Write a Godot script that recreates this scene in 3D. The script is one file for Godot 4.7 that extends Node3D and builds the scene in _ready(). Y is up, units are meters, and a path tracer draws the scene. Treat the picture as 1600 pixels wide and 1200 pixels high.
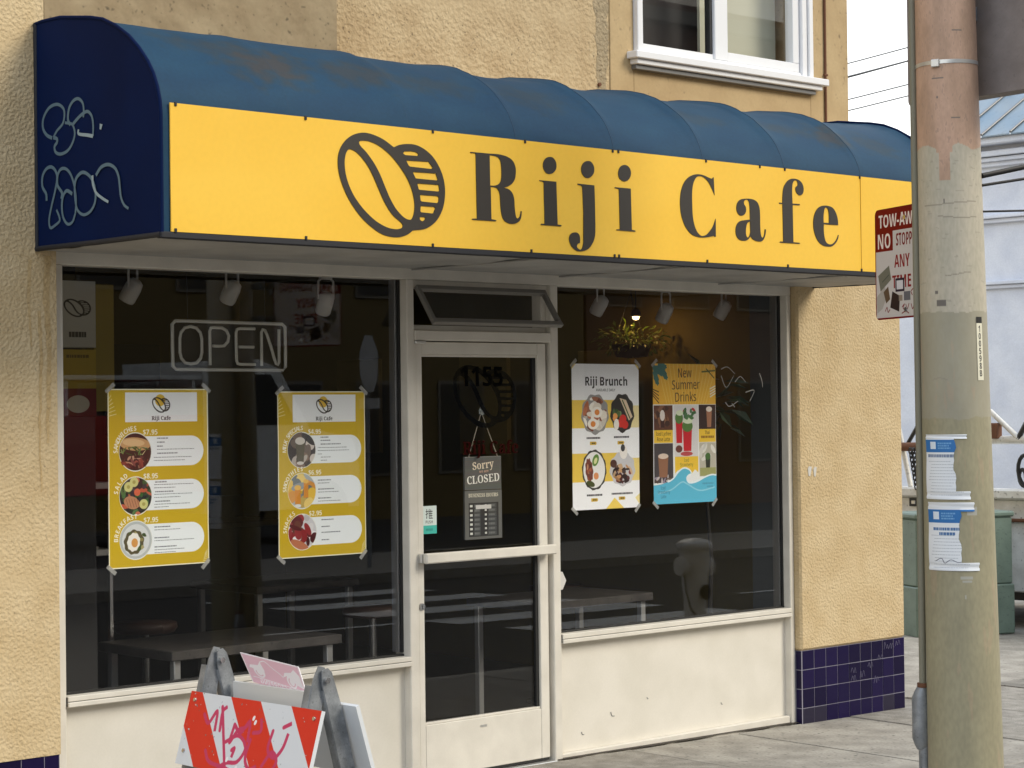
extends Node3D
# A corner cafe with a blue awning, seen obliquely from across the street.
# x runs along the shop front, y is up, z points out to the street; the shop window frames stand at z = 0.

var M := {}
var taken := {}
var xf := Transform3D.IDENTITY
var rng := RandomNumberGenerator.new()
var poster_tex := {}

# outlines in millimetres on the sign face: glyph > contour > runs; a run that starts with 1 is curved, with 0 straight
const GLYPHS := {
	"R": [
		[[0,-453,2787,-338,2788], [1,-338,2788,-287,2789,-236,2782,-203,2767,-186,2741,-184,2713,-190,2686,-207,2665,-230,2652,-255,2644], [1,-255,2644,-225,2637,-205,2621,-195,2595,-193,2561,-188,2527,-182,2514,-173,2513,-162,2523,-155,2546], [1,-150,2545,-156,2514,-173,2496,-202,2487,-233,2489,-259,2501,-272,2527,-278,2564,-280,2605,-287,2627,-300,2640,-320,2643,-336,2643], [0,-334,2501,-305,2498,-307,2493,-448,2493,-446,2497,-418,2499,-422,2780,-426,2783,-453,2783]],
		[[0,-340,2781,-339,2648], [1,-339,2648,-315,2649,-292,2655,-276,2669,-270,2692,-270,2722,-273,2752,-282,2770,-303,2779,-340,2781]],
	],
	"i": [
		[[1,69,2764,66,2749,56,2736,43,2727,26,2723,10,2724,-3,2732,-12,2744,-15,2758,-12,2774,-2,2787,11,2796,28,2800,44,2799,57,2791,66,2779,69,2764]],
		[[0,-39,2691,67,2691,72,2498,96,2496,95,2491,-33,2491,-31,2496,-9,2497,-12,2682,-20,2687,-38,2687]],
	],
	"j": [
		[[1,312,2763,309,2748,299,2735,285,2725,269,2721,253,2723,240,2731,231,2743,228,2757,231,2772,241,2786,254,2795,271,2799,287,2798,300,2790,309,2778,312,2763]],
		[[0,203,2691,311,2690], [1,311,2690,313,2640,314,2561,314,2483,308,2447,290,2417,262,2394,218,2383,185,2387,158,2406,145,2432,151,2454,170,2466,195,2467,211,2455,214,2435,212,2420], [1,199,2417,193,2405,199,2396,215,2390,228,2399,236,2421,237,2440], [0,239,2557,233,2678,223,2684,204,2686]],
	],
	"i2": [
		[[1,556,2762,552,2747,542,2734,529,2725,512,2721,496,2723,482,2730,473,2742,471,2757,474,2771,483,2785,497,2794,514,2798,530,2796,543,2789,553,2777,556,2762]],
		[[0,447,2690,553,2690,557,2498,581,2495,580,2490,455,2491,456,2495,478,2496,474,2681,465,2685,447,2685]],
	],
	"C": [
		[[0,1138,2781,1143,2694], [1,1143,2694,1128,2720,1104,2752,1079,2771,1055,2780,1030,2780,1008,2769,989,2741,980,2695,980,2633,983,2584,993,2544,1012,2512,1037,2494,1058,2493,1083,2501,1108,2521,1128,2542,1149,2581], [0,1148,2493,1141,2492], [1,1136,2497,1105,2491,1055,2485,1012,2487,969,2499,933,2528,910,2564,897,2604,894,2653,903,2703,925,2743,956,2769,993,2784,1030,2789,1067,2786,1104,2777,1126,2773], [0,1134,2781]],
	],
	"a": [
		[[1,1518,2547,1513,2519,1501,2505,1491,2509,1485,2526,1482,2560,1482,2611,1479,2649,1465,2676,1439,2689,1407,2693,1368,2691,1336,2685,1313,2669,1304,2643,1312,2619,1334,2606,1360,2611,1375,2628,1375,2649,1362,2663,1361,2676,1371,2685,1387,2687,1400,2674,1405,2641,1406,2590], [1,1406,2590,1366,2585,1330,2578,1307,2562,1296,2534,1302,2505,1322,2488,1357,2483,1387,2490,1408,2508], [1,1408,2508,1425,2494,1455,2486,1490,2486,1510,2500,1522,2524,1526,2547]],
		[[1,1406,2581,1385,2572,1375,2550,1372,2525,1377,2506,1388,2500,1399,2509,1407,2527]],
	],
	"f": [
		[[0,1632,2687], [1,1657,2687,1660,2730,1668,2765,1689,2792,1716,2809,1750,2815,1787,2811,1814,2796,1826,2772,1822,2748,1806,2735,1786,2735,1768,2747,1761,2764,1766,2775,1777,2780], [1,1777,2780,1780,2791,1774,2804,1760,2807,1746,2800,1737,2782,1734,2747,1736,2688], [0,1794,2689,1794,2683,1737,2682,1739,2493,1791,2492,1789,2487,1634,2487,1636,2492,1661,2492,1658,2682,1633,2682]],
	],
	"e": [
		[[0,2104,2598], [1,1986,2597,1985,2561,1990,2531,2001,2507,2022,2496,2050,2497,2075,2510,2093,2529,2103,2547], [1,2108,2546,2100,2525,2082,2504,2054,2487,2025,2483,1983,2486,1946,2502,1919,2532,1904,2570,1903,2609,1914,2645,1935,2672,1963,2687,1998,2693,2037,2691,2068,2680,2091,2654,2102,2624,2104,2598]],
		[[0,1985,2604], [1,2030,2605,2031,2642,2026,2673,2012,2684,1998,2681,1989,2662,1984,2631,1985,2604]],
	],
	"logo": [
		[[1,-887,2774,-854,2787,-809,2794,-764,2793,-718,2779,-673,2752,-639,2715,-614,2669,-603,2618,-607,2565,-622,2521,-651,2480,-689,2452,-729,2437,-786,2430], [1,-786,2430,-814,2412,-854,2399,-898,2396,-953,2405,-1008,2430,-1067,2471,-1120,2527,-1156,2583,-1179,2640,-1186,2690,-1180,2732,-1159,2769,-1126,2798,-1089,2815,-1045,2823,-997,2818,-942,2802,-887,2774]],
		[[1,-1122,2749,-1095,2742,-1063,2721,-1026,2684,-994,2636,-967,2586,-935,2533,-897,2489,-853,2461,-842,2447,-850,2436,-881,2430,-931,2436,-991,2460,-1050,2501,-1098,2549,-1129,2597,-1147,2646,-1152,2692,-1146,2726,-1135,2743,-1122,2749]],
		[[1,-1073,2784,-1046,2790,-1008,2787,-959,2771,-904,2739,-855,2696,-816,2651,-789,2602,-776,2551,-778,2508,-791,2479,-811,2474,-841,2485,-880,2517,-912,2560,-939,2609,-966,2659,-998,2703,-1036,2742,-1068,2767,-1073,2784]],
		[[0,-829,2761,-792,2765,-764,2763,-750,2755,-756,2747,-826,2746,-837,2753]],
		[[0,-820,2724,-694,2727,-671,2704,-677,2697,-799,2699,-807,2704]],
		[[0,-783,2675,-777,2678,-654,2680,-643,2654,-649,2650,-763,2651,-769,2652]],
		[[0,-759,2629,-755,2631,-638,2632,-634,2607,-641,2603,-747,2604,-752,2606]],
		[[0,-745,2581,-738,2583,-647,2584,-638,2579,-640,2561,-647,2553,-736,2555,-742,2559]],
		[[0,-742,2534,-736,2536,-665,2536,-659,2530,-671,2509,-680,2507,-740,2509,-744,2514]],
		[[0,-748,2487,-740,2489,-720,2489,-716,2483,-726,2473,-737,2471,-747,2477]],
	],
}
# spray strokes on the end of the awning: z, y in millimetres
const SPRAY := [
	[179,2802,137,2819,108,2852,114,2892,158,2928,220,2936,267,2915,276,2884,261,2851,218,2828,189,2803],
	[189,2803,217,2795,217,2780,198,2765,207,2741,245,2730,297,2738,334,2764,354,2802,340,2838,313,2848,280,2854],
	[322,2840,304,2866,314,2910,347,2936,384,2940,416,2919,424,2883,419,2861],
	[340,2840,383,2863,424,2878,456,2880,483,2859,493,2821,491,2778],
	[491,2778,446,2787,386,2798,384,2816],
	[553,2820,547,2799],
	[136,2548,132,2577,104,2609,105,2650,134,2678,173,2684,206,2666,219,2635,204,2586,174,2523,154,2469,163,2435,202,2443,235,2458,231,2478,212,2505],
	[251,2547,256,2571,223,2604,224,2644,248,2667,286,2666,323,2641,350,2593,363,2533,357,2479],
	[335,2560,294,2576,265,2556,255,2517,264,2471,296,2441,333,2446,357,2479],
	[354,2588,369,2622,411,2640,452,2629,488,2601,509,2555,504,2512,472,2480,421,2469,376,2490,358,2533,354,2588],
	[488,2621,492,2586,514,2550,558,2525,603,2506],
	[515,2619,552,2647,605,2654,654,2635,679,2599,687,2555,695,2516,717,2485,747,2469],
]
func _ready() -> void:
	rng.seed = 11
	# ---- camera
	var cam := Camera3D.new()
	cam.name = "camera"
	cam.fov = 20.596
	cam.near = 0.1
	cam.far = 900.0
	cam.transform = Transform3D(Basis(Vector3(0.728925, -0.012026, 0.684488), Vector3(0.001078, 0.999865, 0.016419), Vector3(-0.684593, -0.011231, 0.728839)).orthonormalized(), Vector3(-6.604, 1.674, 7.767))
	add_child(cam)
	cam.current = true
	# ---- sky: a bright even overcast
	var sm := ProceduralSkyMaterial.new()
	sm.sky_top_color = Color(0.80, 0.85, 0.92)
	sm.sky_horizon_color = Color(1.0, 0.99, 0.955)
	sm.sky_curve = 0.25
	sm.ground_bottom_color = Color(0.35, 0.34, 0.33)
	sm.ground_horizon_color = Color(0.9, 0.89, 0.86)
	sm.sun_angle_max = 60.0
	sm.sky_energy_multiplier = 1.0
	var sky := Sky.new()
	sky.sky_material = sm
	var env := Environment.new()
	env.background_mode = Environment.BG_SKY
	env.sky = sky
	env.ambient_light_source = Environment.AMBIENT_SOURCE_DISABLED
	env.tonemap_mode = Environment.TONE_MAPPER_LINEAR
	env.tonemap_exposure = 2.1
	env.sdfgi_enabled = true
	env.ssao_enabled = true
	env.ssil_enabled = true
	var we := WorldEnvironment.new()
	we.name = "environment"
	we.environment = env
	add_child(we)
	# ---- the veiled sun, high over the street and to the right
	var sun := DirectionalLight3D.new()
	sun.name = "sun"
	sun.light_energy = 0.42
	sun.light_color = Color(1.0, 0.965, 0.9)
	sun.light_angular_distance = 28.0
	sun.shadow_enabled = true
	add_child(sun)
	sun.look_at_from_position(Vector3(7, 9, 11), Vector3.ZERO)
	# ---- the place
	make_materials()
	ground()
	cafe()
	shop_front()
	room()
	awning()
	background()
	far_side()
	# ---- things
	window_posters()
	door_signs()
	neon_sign()
	room_things()
	barricade()
	pole()
	street_things()

func make_materials() -> void:
	mottled("stucco", c8(203, 182, 144), c8(194, 171, 131), 0.92, 2.2, 0.008, 0.06, 3, 0.2, 0.5, 0.10, 1024)
	mottled("stucco_upper", c8(190, 170, 135), c8(178, 156, 121), 0.92, 2.6, 0.009, 0.07, 31, 0.35, 0.7, 0.07, 1024)
	mottled("stucco_smooth", c8(184, 161, 122), c8(172, 148, 110), 0.88, 2.4, 0.01, 0.05, 41, 0.2, 0.35, 0.03, 512)
	mottled("stucco_grey", c8(163, 145, 114), c8(147, 128, 98), 0.9, 2.0, 0.012, 0.05, 51, 0.3, 0.5, 0.03, 512)
	mottled("concrete", c8(152, 147, 138), c8(128, 123, 114), 0.9, 1.9, 0.012, 0.16, 61, 0.5, 0.25, 0.12, 1024)
	mottled("concrete_pale", c8(164, 159, 149), c8(138, 133, 124), 0.9, 2.3, 0.014, 0.15, 67, 0.4, 0.25, 0.12, 512)
	mottled("concrete_dark", c8(140, 135, 126), c8(112, 108, 100), 0.9, 2.1, 0.012, 0.18, 71, 0.6, 0.25, 0.12, 512)
	mottled("asphalt", c8(60, 59, 58), c8(47, 47, 47), 0.92, 2.4, 0.01, 0.4, 81, 0.5, 0.4, 0.2, 512)
	mottled("frame_paint", c8(222, 217, 206), c8(212, 207, 196), 0.5, 1.4, 0.012, 0.02, 91, 0.0, 0.02, 0.03, 512)
	mottled("kick_paint", c8(224, 219, 208), c8(216, 211, 199), 0.55, 1.7, 0.009, 0.02, 97, 0.0, 0.03, 0.02, 512)
	mottled("soffit_vinyl", c8(168, 167, 164), c8(150, 149, 147), 0.6, 1.9, 0.008, 0.02, 103, 0.0, 0.0, 0.0, 512)
	mottled("galvanised", c8(150, 154, 158), c8(118, 122, 126), 0.5, 0.5, 0.02, 0.12, 109, 0.2, 0.05, 0.08, 256)
	M.galvanised.metallic = 0.35
	mottled("blue_wall", c8(218, 222, 230), c8(204, 209, 220), 0.85, 3.0, 0.01, 0.05, 113, 0.0, 0.3, 0.04, 512)
	mottled("green_metal", c8(112, 131, 120), c8(98, 116, 106), 0.5, 0.9, 0.015, 0.05, 127, 0.3, 0.0, 0.0, 256)
	mottled("white_truck", c8(222, 222, 218), c8(200, 199, 194), 0.4, 1.2, 0.02, 0.04, 131, 0.4, 0.0, 0.0, 256)
	mottled("grey_panel", c8(136, 128, 125), c8(120, 112, 109), 0.6, 1.3, 0.012, 0.04, 137, 0.1, 0.1, 0.05, 512)
	mottled("wood_table", c8(78, 74, 70), c8(62, 59, 56), 0.35, 0.9, 0.02, 0.08, 139, 0.2, 0.0, 0.0, 256)
	for k in 3:
		var t := mat("tile_%d" % k, lin([0.009, 0.007, 0.011][k], [0.005, 0.004, 0.006][k], [0.040, 0.030, 0.047][k]), 0.25)
		t.metallic_specular = 0.3
		t.heightmap_enabled = true
		t.heightmap_scale = 0.05
		t.heightmap_texture = ImageTexture.create_from_image(noise_image(128, 0.03, 2, 150 + k))
		t.uv1_triplanar = true
		t.uv1_world_triplanar = true
		t.uv1_scale = Vector3.ONE * 3.0
	mottled("run_stain", c8(192, 166, 122), c8(182, 156, 112), 0.95, 0.6, 0.03, 0.08, 503, 0.2, 0.4, 0.10, 256)
	mottled("wall_stain", c8(166, 150, 122), c8(150, 136, 110), 0.95, 0.6, 0.03, 0.12, 507, 0.4, 0.6, 0.08, 256)
	mat("scrawl", lin(0.13, 0.12, 0.20), 0.7)
	mat("tile_worn", lin(0.011, 0.008, 0.030), 0.34)
	mat("grout", lin(0.26, 0.25, 0.31), 0.9)
	mat("window_white", lin(0.76, 0.77, 0.79), 0.4)
	mat("dirt", lin(0.06, 0.05, 0.04), 0.95)
	mat("gasket", lin(0.012, 0.012, 0.012), 0.6)
	mat("anodised", lin(0.20, 0.20, 0.20), 0.4, 0.5)
	mat("aluminium", lin(0.62, 0.62, 0.60), 0.35, 0.7)
	mat("black_steel", lin(0.02, 0.02, 0.02), 0.5)
	mat("black_rubber", lin(0.015, 0.015, 0.016), 0.7)
	mat("lining_grey", lin(0.07, 0.075, 0.075), 0.6)
	mat("hopper_metal_shaded", lin(0.22, 0.21, 0.19), 0.5, 0.2)  # brown shade over the door is mixed into this metal colour
	mat("chrome", lin(0.55, 0.55, 0.55), 0.2, 0.9)
	mat("white_plastic", lin(0.62, 0.61, 0.58), 0.4)
	mat("letter_vinyl", lin(0.028, 0.024, 0.020), 0.42)
	mat("hem", lin(0.010, 0.011, 0.016), 0.7)
	mat("spray", lin(0.085, 0.15, 0.20), 0.6)
	mat("spray_thick", lin(0.26, 0.34, 0.38), 0.6)
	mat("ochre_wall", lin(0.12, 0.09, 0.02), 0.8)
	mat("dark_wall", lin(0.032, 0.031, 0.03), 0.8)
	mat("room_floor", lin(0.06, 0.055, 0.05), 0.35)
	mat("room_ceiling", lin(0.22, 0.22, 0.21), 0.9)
	mat("tape", lin(0.55, 0.55, 0.52), 0.3)
	M.tape.transparency = BaseMaterial3D.TRANSPARENCY_ALPHA
	M.tape.roughness = 0.35
	M.tape.albedo_color.a = 0.42
	var gl := mat("glass", Color(0.02, 0.025, 0.02, 0.0), 0.0)
	gl.metallic_specular = 0.41
	gl.transparency = BaseMaterial3D.TRANSPARENCY_ALPHA
	mat("red_paint", lin(0.45, 0.025, 0.02), 0.45)
	mat("rust", lin(0.14, 0.06, 0.03), 0.9)
	mat("cable", lin(0.012, 0.012, 0.013), 0.6)
	mat("white_mark", lin(0.55, 0.55, 0.53), 0.8)

# ---------------------------------------------------------------- ground
func gy(x: float, z: float) -> float:
	return -0.125 - 0.011 * x - 0.012 * z

func sloped(st: SurfaceTool, x0: float, x1: float, z0: float, z1: float, up: float) -> void:
	quad(st, Vector3(x0, gy(x0, z1) + up, z1), Vector3(x1, gy(x1, z1) + up, z1), Vector3(x1, gy(x1, z0) + up, z0), Vector3(x0, gy(x0, z0) + up, z0))

func ground() -> void:
	var st := new_st()
	quad(st, Vector3(-300, -2.2, 300), Vector3(300, -2.2, 300), Vector3(300, -2.2, -300), Vector3(-300, -2.2, -300))
	setting("ground", st, M.concrete_dark)
	# the sidewalk: a bed with concrete slabs on it, each a little out of level
	st = new_st()
	sloped(st, -14.0, 34.0, -0.3, 3.3, -0.014)
	var bed := setting("sidewalk", st, M.concrete_dark)
	var xs := [-13.4]
	while xs[-1] < 1.2:
		xs.append(xs[-1] + 0.93)
	xs[-1] = 1.495
	for x in [2.36, 3.34, 4.28, 5.2, 6.15, 7.08, 8.0, 8.95, 9.9, 10.8, 11.75]:
		xs.append(x)
	for i in xs.size() - 1:
		for j in 2:
			var z0: float = [0.02, 1.62][j]
			var z1: float = [1.612, 3.12][j]
			if j == 0 and xs[i] >= 3.9:
				z0 = -0.25
			st = new_st()
			var lift := rng.randf_range(-0.003, 0.003)
			var tip := rng.randf_range(-0.002, 0.002)
			var x0: float = xs[i] + 0.004
			var x1: float = xs[i + 1] - 0.004
			slab(st, x0, x1, z0, z1, lift, tip)
			part("slab", st, M[["concrete", "concrete_pale", "concrete", "concrete_dark"][rng.randi() % 4]] if i % 3 else M.concrete, bed)
	# kerb
	st = new_st()
	for i in 24:
		var x0 := -14.0 + i * 2.0
		var x1 := x0 + 1.992
		for q in [[3.128, 3.3]]:
			var a := Vector3(x0, gy(x0, q[1]), q[1])
			var b := Vector3(x1, gy(x1, q[1]), q[1])
			var c := Vector3(x1, gy(x1, q[0]), q[0])
			var d := Vector3(x0, gy(x0, q[0]), q[0])
			quad(st, a, b, c, d)
			quad(st, a + Vector3(0, -0.35, 0.02), b + Vector3(0, -0.35, 0.02), b, a)
	setting("kerb", st, M.concrete_pale)
	# road, centre line, crossing bars
	st = new_st()
	sloped(st, -60.0, 80.0, 3.3, 13.0, -0.15)
	var road := setting("road", st, M.asphalt)
	st = new_st()
	for k in 12:
		sloped(st, -30.0 + k * 7.0, -27.0 + k * 7.0, 8.1, 8.22, -0.146)
	part("lane_marking", st, M.white_mark, road)
	for k in 7:
		st = new_st()
		sloped(st, 7.2, 10.2, 3.9 + k * 1.25, 4.5 + k * 1.25, -0.146)
		part("crossing_bar", st, M.white_mark, road)
	st = new_st()
	sloped(st, -60.0, 80.0, 13.0, 17.0, -0.02)
	quad(st, Vector3(80, gy(80, 13) - 0.02, 13), Vector3(-60, gy(-60, 13) - 0.02, 13), Vector3(-60, gy(-60, 13) - 0.35, 13), Vector3(80, gy(80, 13) - 0.35, 13))
	setting("far_sidewalk", st, M.concrete)
	# the open yard beside the cafe
	st = new_st()
	sloped(st, -60.0, 80.0, 17.0, 29.0, -0.03)
	setting("far_yard", st, M.asphalt)
	st = new_st()
	sloped(st, 3.9, 34.0, -30.0, -0.26, -0.008)
	setting("yard_pavement", st, M.concrete_pale)

func slab(st: SurfaceTool, x0: float, x1: float, z0: float, z1: float, lift: float, tip: float) -> void:
	var h := 0.012
	var b := 0.006
	var p := func(x: float, z: float, up: float) -> Vector3: return Vector3(x, gy(x, z) + up, z)
	var t0 := lift
	var t1 := lift + tip
	var a: Vector3 = p.call(x0 + b, z1 - b, t0)
	var c: Vector3 = p.call(x1 - b, z1 - b, t1)
	var d: Vector3 = p.call(x1 - b, z0 + b, t1)
	var e: Vector3 = p.call(x0 + b, z0 + b, t0)
	quad(st, a, c, d, e)
	var a2: Vector3 = p.call(x0, z1, -h)
	var c2: Vector3 = p.call(x1, z1, -h)
	var d2: Vector3 = p.call(x1, z0, -h)
	var e2: Vector3 = p.call(x0, z0, -h)
	quad(st, a2, c2, c, a)
	quad(st, c2, d2, d, c)
	quad(st, d2, e2, e, d)
	quad(st, e2, a2, a, e)

# ---------------------------------------------------------------- the cafe building
var cafe_node: Node3D
func cafe() -> void:
	var b := thing("cafe_building", "cream yellow stucco corner building with white shop windows and navy tile base", "building")
	cafe_node = b
	# lower walls: the wall beside the windows and the corner pillar, 45 mm in front of the frames
	part("wall", box_st(Vector3(-14.0, 0.255, -0.3), Vector3(-1.952, 3.2, 0.045), 0.0), M.stucco, b)
	part("upper_wall", box_st(Vector3(-14.0, 3.2, -0.6), Vector3(-2.001, 7.2, 0.045), 0.0), M.stucco, b)
	part("wall", box_st(Vector3(2.903, 0.258, -0.3), Vector3(3.89, 3.2, 0.045), 0.012), M.stucco, b)
	part("side_wall", box_st(Vector3(3.59, -0.4, -9.0), Vector3(3.885, 3.2, -0.301), 0.0), M.stucco, b)
	part("lintel", box_st(Vector3(-1.951, 2.362, -0.3), Vector3(2.902, 3.2, 0.03), 0.0), M.stucco, b)
	# the wall above the awning: flush on the side of the old front, set back over the rest
	part("upper_wall", box_st(Vector3(-2.0, 3.201, -0.6), Vector3(-0.44, 7.2, 0.0435), 0.004), M.stucco_grey, b)
	part("upper_wall", box_st(Vector3(-0.439, 3.0, -0.6), Vector3(1.766, 7.2, -0.33), 0.0), M.stucco_upper, b)
	part("upper_wall", box_st(Vector3(1.767, 3.0, -0.6), Vector3(1.955, 7.2, -0.322), 0.003), M.stucco_smooth, b)
	part("upper_wall", box_st(Vector3(1.956, 3.0, -0.6), Vector3(3.51, 3.56, -0.322), 0.0), M.stucco_smooth, b)
	part("upper_wall", box_st(Vector3(3.511, 3.0, -0.6), Vector3(3.885, 7.2, -0.322), 0.004), M.stucco_smooth, b)
	part("upper_wall", box_st(Vector3(1.956, 5.02, -0.6), Vector3(3.51, 7.2, -0.322), 0.0), M.stucco_smooth, b)
	part("side_wall", box_st(Vector3(3.6, 3.21, -9.0), Vector3(3.88, 7.2, -0.601), 0.0), M.stucco_smooth, b)
	part("rear_wall", box_st(Vector3(-14.0, -0.5, -9.2), Vector3(3.885, 7.2, -9.001), 0.0), M.stucco_smooth, b)
	part("left_wall", box_st(Vector3(-14.2, -0.5, -9.2), Vector3(-14.001, 7.2, 0.04), 0.0), M.stucco_smooth, b)
	part("roof", box_st(Vector3(-14.2, 7.201, -9.2), Vector3(3.9, 7.35, 0.06), 0.0), M.concrete_dark, b)
	part("ledge", box_st(Vector3(-1.95, 3.201, -0.33), Vector3(3.885, 3.215, 0.04), 0.0), M.stucco_smooth, b)
	# tile base: grout bed with single tiles on it
	part("tile_bed", box_st(Vector3(2.906, -0.4, -0.3), Vector3(3.886, 0.257, 0.0395), 0.0), M.grout, b)
	part("tile_bed", box_st(Vector3(-14.0, -0.4, -0.3), Vector3(-1.955, 0.2545, 0.0395), 0.0), M.grout, b)
	var meshes := []
	for k in 3:
		meshes.append(mesh_of(box_st(Vector3(0.0018, 0.0018, -0.004), Vector3(0.1062, 0.1082, 0.0018 + 0.0005 * k), 0.0012)))
	var half := mesh_of(box_st(Vector3(-0.002, 0.0023, -0.043), Vector3(0.0055, 0.1077, -0.005), 0.001))
	for r in 4:
		var y := 0.2575 - 0.110 * (r + 1)
		for k in 9:
			var x := 2.913 + 0.108 * k
			var worn := r == 3 and (k < 2 or k > 4) and rng.randf() < 0.75
			piece("tile", meshes[rng.randi() % 3], M.tile_worn if worn else M["tile_%d" % (rng.randi() % 3)], b, Vector3(x, y, 0.0395))
		piece("tile", half, M["tile_%d" % (r % 3)], b, Vector3(2.906, y, 0.044))
		for k in 8:
			piece("tile", meshes[rng.randi() % 3], M["tile_%d" % (rng.randi() % 3)], b, Vector3(-2.135 - 0.108 * k, y - 0.003, 0.0395))
	var cut := mesh_of(box_st(Vector3(0.0016, 0.0016, -0.004), Vector3(0.0685, 0.1077, 0.0022), 0.0012))
	for r in 4:
		piece("tile", cut, M["tile_%d" % (r % 3)], b, Vector3(-2.027, 0.2545 - 0.110 * (r + 1), 0.0395))
	# pen scrawls on the glaze
	var st1 := new_st()
	for q in [[3.68, 0.22], [3.73, 0.215], [3.79, 0.225], [3.36, 0.10], [3.36, 0.06], [3.44, 0.07], [3.52, 0.12], [3.58, 0.03], [3.62, 0.16]]:
		var w0 := PackedVector2Array()
		for k in 5:
			w0.append(Vector2(q[0] + 0.012 * k + rng.randf_range(-0.004, 0.004), q[1] + (0.016 if k % 2 else -0.014) + rng.randf_range(-0.008, 0.008)))
		st1 = new_st()
		stroke(st1, w0, 0.0028, 0.0020, Vector3(0, 0, 0.0436), Vector3.RIGHT, Vector3.UP)
		part("pen_scrawl", st1, M.scrawl, b)
	# the window upstairs
	var w := Node3D.new()
	w.name = "window"
	b.add_child(w)
	var zf := -0.30
	part("sill", box_st(Vector3(1.90, 3.605, -0.36), Vector3(3.60, 3.645, -0.245), 0.004), M.window_white, w)
	part("sill", box_st(Vector3(1.925, 3.575, -0.36), Vector3(3.56, 3.604, -0.265), 0.004), M.window_white, w)
	part("sill", box_st(Vector3(1.935, 3.548, -0.36), Vector3(3.52, 3.574, -0.285), 0.003), M.anodised, w)
	for q in [[1.957, 2.002], [3.40, 3.425], [3.431, 3.462], [3.468, 3.508]]:
		part("frame", box_st(Vector3(q[0], 3.646, -0.42), Vector3(q[1], 5.015, -0.29 - (0.012 if q[0] > 3.425 and q[0] < 3.46 else 0.0)), 0.004), M.window_white, w)
	part("frame", box_st(Vector3(2.003, 3.646, -0.42), Vector3(3.40, 3.672, -0.30), 0.004), M.window_white, w)
	part("frame", box_st(Vector3(2.003, 4.97, -0.42), Vector3(3.40, 5.015, -0.30), 0.004), M.window_white, w)
	# the sliding sash with a screen, and the fixed sash
	part("sash", box_st(Vector3(2.004, 3.673, -0.365), Vector3(2.66, 3.704, -0.318), 0.003), M.window_white, w)
	part("sash", box_st(Vector3(2.598, 3.705, -0.365), Vector3(2.62, 4.96, -0.322), 0.003), M.black_steel, w)
	part("sash", box_st(Vector3(2.6205, 3.673, -0.37), Vector3(2.735, 4.968, -0.304), 0.004), M.window_white, w)
	part("sash", box_st(Vector3(2.736, 3.673, -0.37), Vector3(3.395, 3.728, -0.31), 0.003), M.window_white, w)
	part("sash", box_st(Vector3(3.335, 3.729, -0.37), Vector3(3.395, 4.968, -0.31), 0.003), M.window_white, w)
	part("pane", box_st(Vector3(2.004, 3.704, -0.346), Vector3(2.598, 4.968, -0.342), 0.0), M.glass, w)
	part("pane", box_st(Vector3(2.736, 3.7285, -0.349), Vector3(3.335, 4.968, -0.345), 0.0), M.glass, w)
	part("blind", box_st(Vector3(2.71, 3.66, -0.52), Vector3(3.40, 5.0, -0.50), 0.0), mat("blind_cloth", lin(0.48, 0.48, 0.38), 0.9), w)
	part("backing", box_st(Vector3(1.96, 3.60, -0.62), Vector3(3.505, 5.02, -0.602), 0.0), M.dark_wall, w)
	# a thin cable clipped to the corner strip
	var st := new_st()
	tube(st, [Vector3(3.647, 3.1, -0.314), Vector3(3.65, 4.4, -0.314), Vector3(3.648, 5.8, -0.314), Vector3(3.652, 7.1, -0.314)], [0.008], 8)
	part("cable", st, M.rust, b)
	for y in [3.68, 4.5, 5.4]:
		part("clip", box_st(Vector3(3.634, y, -0.322), Vector3(3.664, y + 0.012, -0.304), 0.002), M.rust, b)
	# two scraps of white paper left on the pillar
	for q in [[2.985, 1.262, 0.030], [3.036, 1.258, 0.024]]:
		st = new_st()
		plate(st, [PackedVector2Array([Vector2(q[0], q[1]), Vector2(q[0] + q[2] * 0.5, q[1] - 0.004), Vector2(q[0] + q[2], q[1] + 0.05), Vector2(q[0] + q[2] * 0.2, q[1] + 0.054), Vector2(q[0] - 0.006, q[1] + 0.04)])], 0.043, 0.0475)
		part("paper_scrap", st, M.white_plastic, b)
	# rust water that has run down the stucco beside the frame, and a grey streak on the wall upstairs
	var rn := FastNoiseLite.new()
	rn.seed = 23
	rn.frequency = 6.0
	for q in [[-1.992, 2.33, 1.55, 0.020, 0.0462, "run_stain"], [-2.075, 2.31, 1.95, 0.012, 0.0461, "run_stain"], [-2.03, 2.10, 1.35, 0.010, 0.0463, "run_stain"], [1.70, 4.3, 3.40, 0.09, -0.3286, "wall_stain"], [1.72, 3.75, 3.42, 0.05, -0.3283, "wall_stain"], [-0.30, 3.95, 3.5, 0.03, -0.3285, "wall_stain"]]:
		st = new_st()
		for k in 24:
			var ya := lerpf(q[1], q[2], k / 24.0)
			var yb := lerpf(q[1], q[2], (k + 1) / 24.0)
			var wa: float = q[3] * (0.6 + 0.9 * absf(rn.get_noise_2d(ya * 2.0, q[0] * 7.0))) * (1.0 - 0.6 * k / 24.0)
			var wb: float = q[3] * (0.6 + 0.9 * absf(rn.get_noise_2d(yb * 2.0, q[0] * 7.0))) * (1.0 - 0.6 * (k + 1) / 24.0)
			var oa: float = q[0] + 0.02 * rn.get_noise_2d(ya * 0.5, 3.0)
			var ob: float = q[0] + 0.02 * rn.get_noise_2d(yb * 0.5, 3.0)
			quad(st, Vector3(ob - wb, yb, q[4]), Vector3(ob + wb, yb, q[4]), Vector3(oa + wa, ya, q[4]), Vector3(oa - wa, ya, q[4]))
		part(q[5], st, M[q[5]], b)
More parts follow.
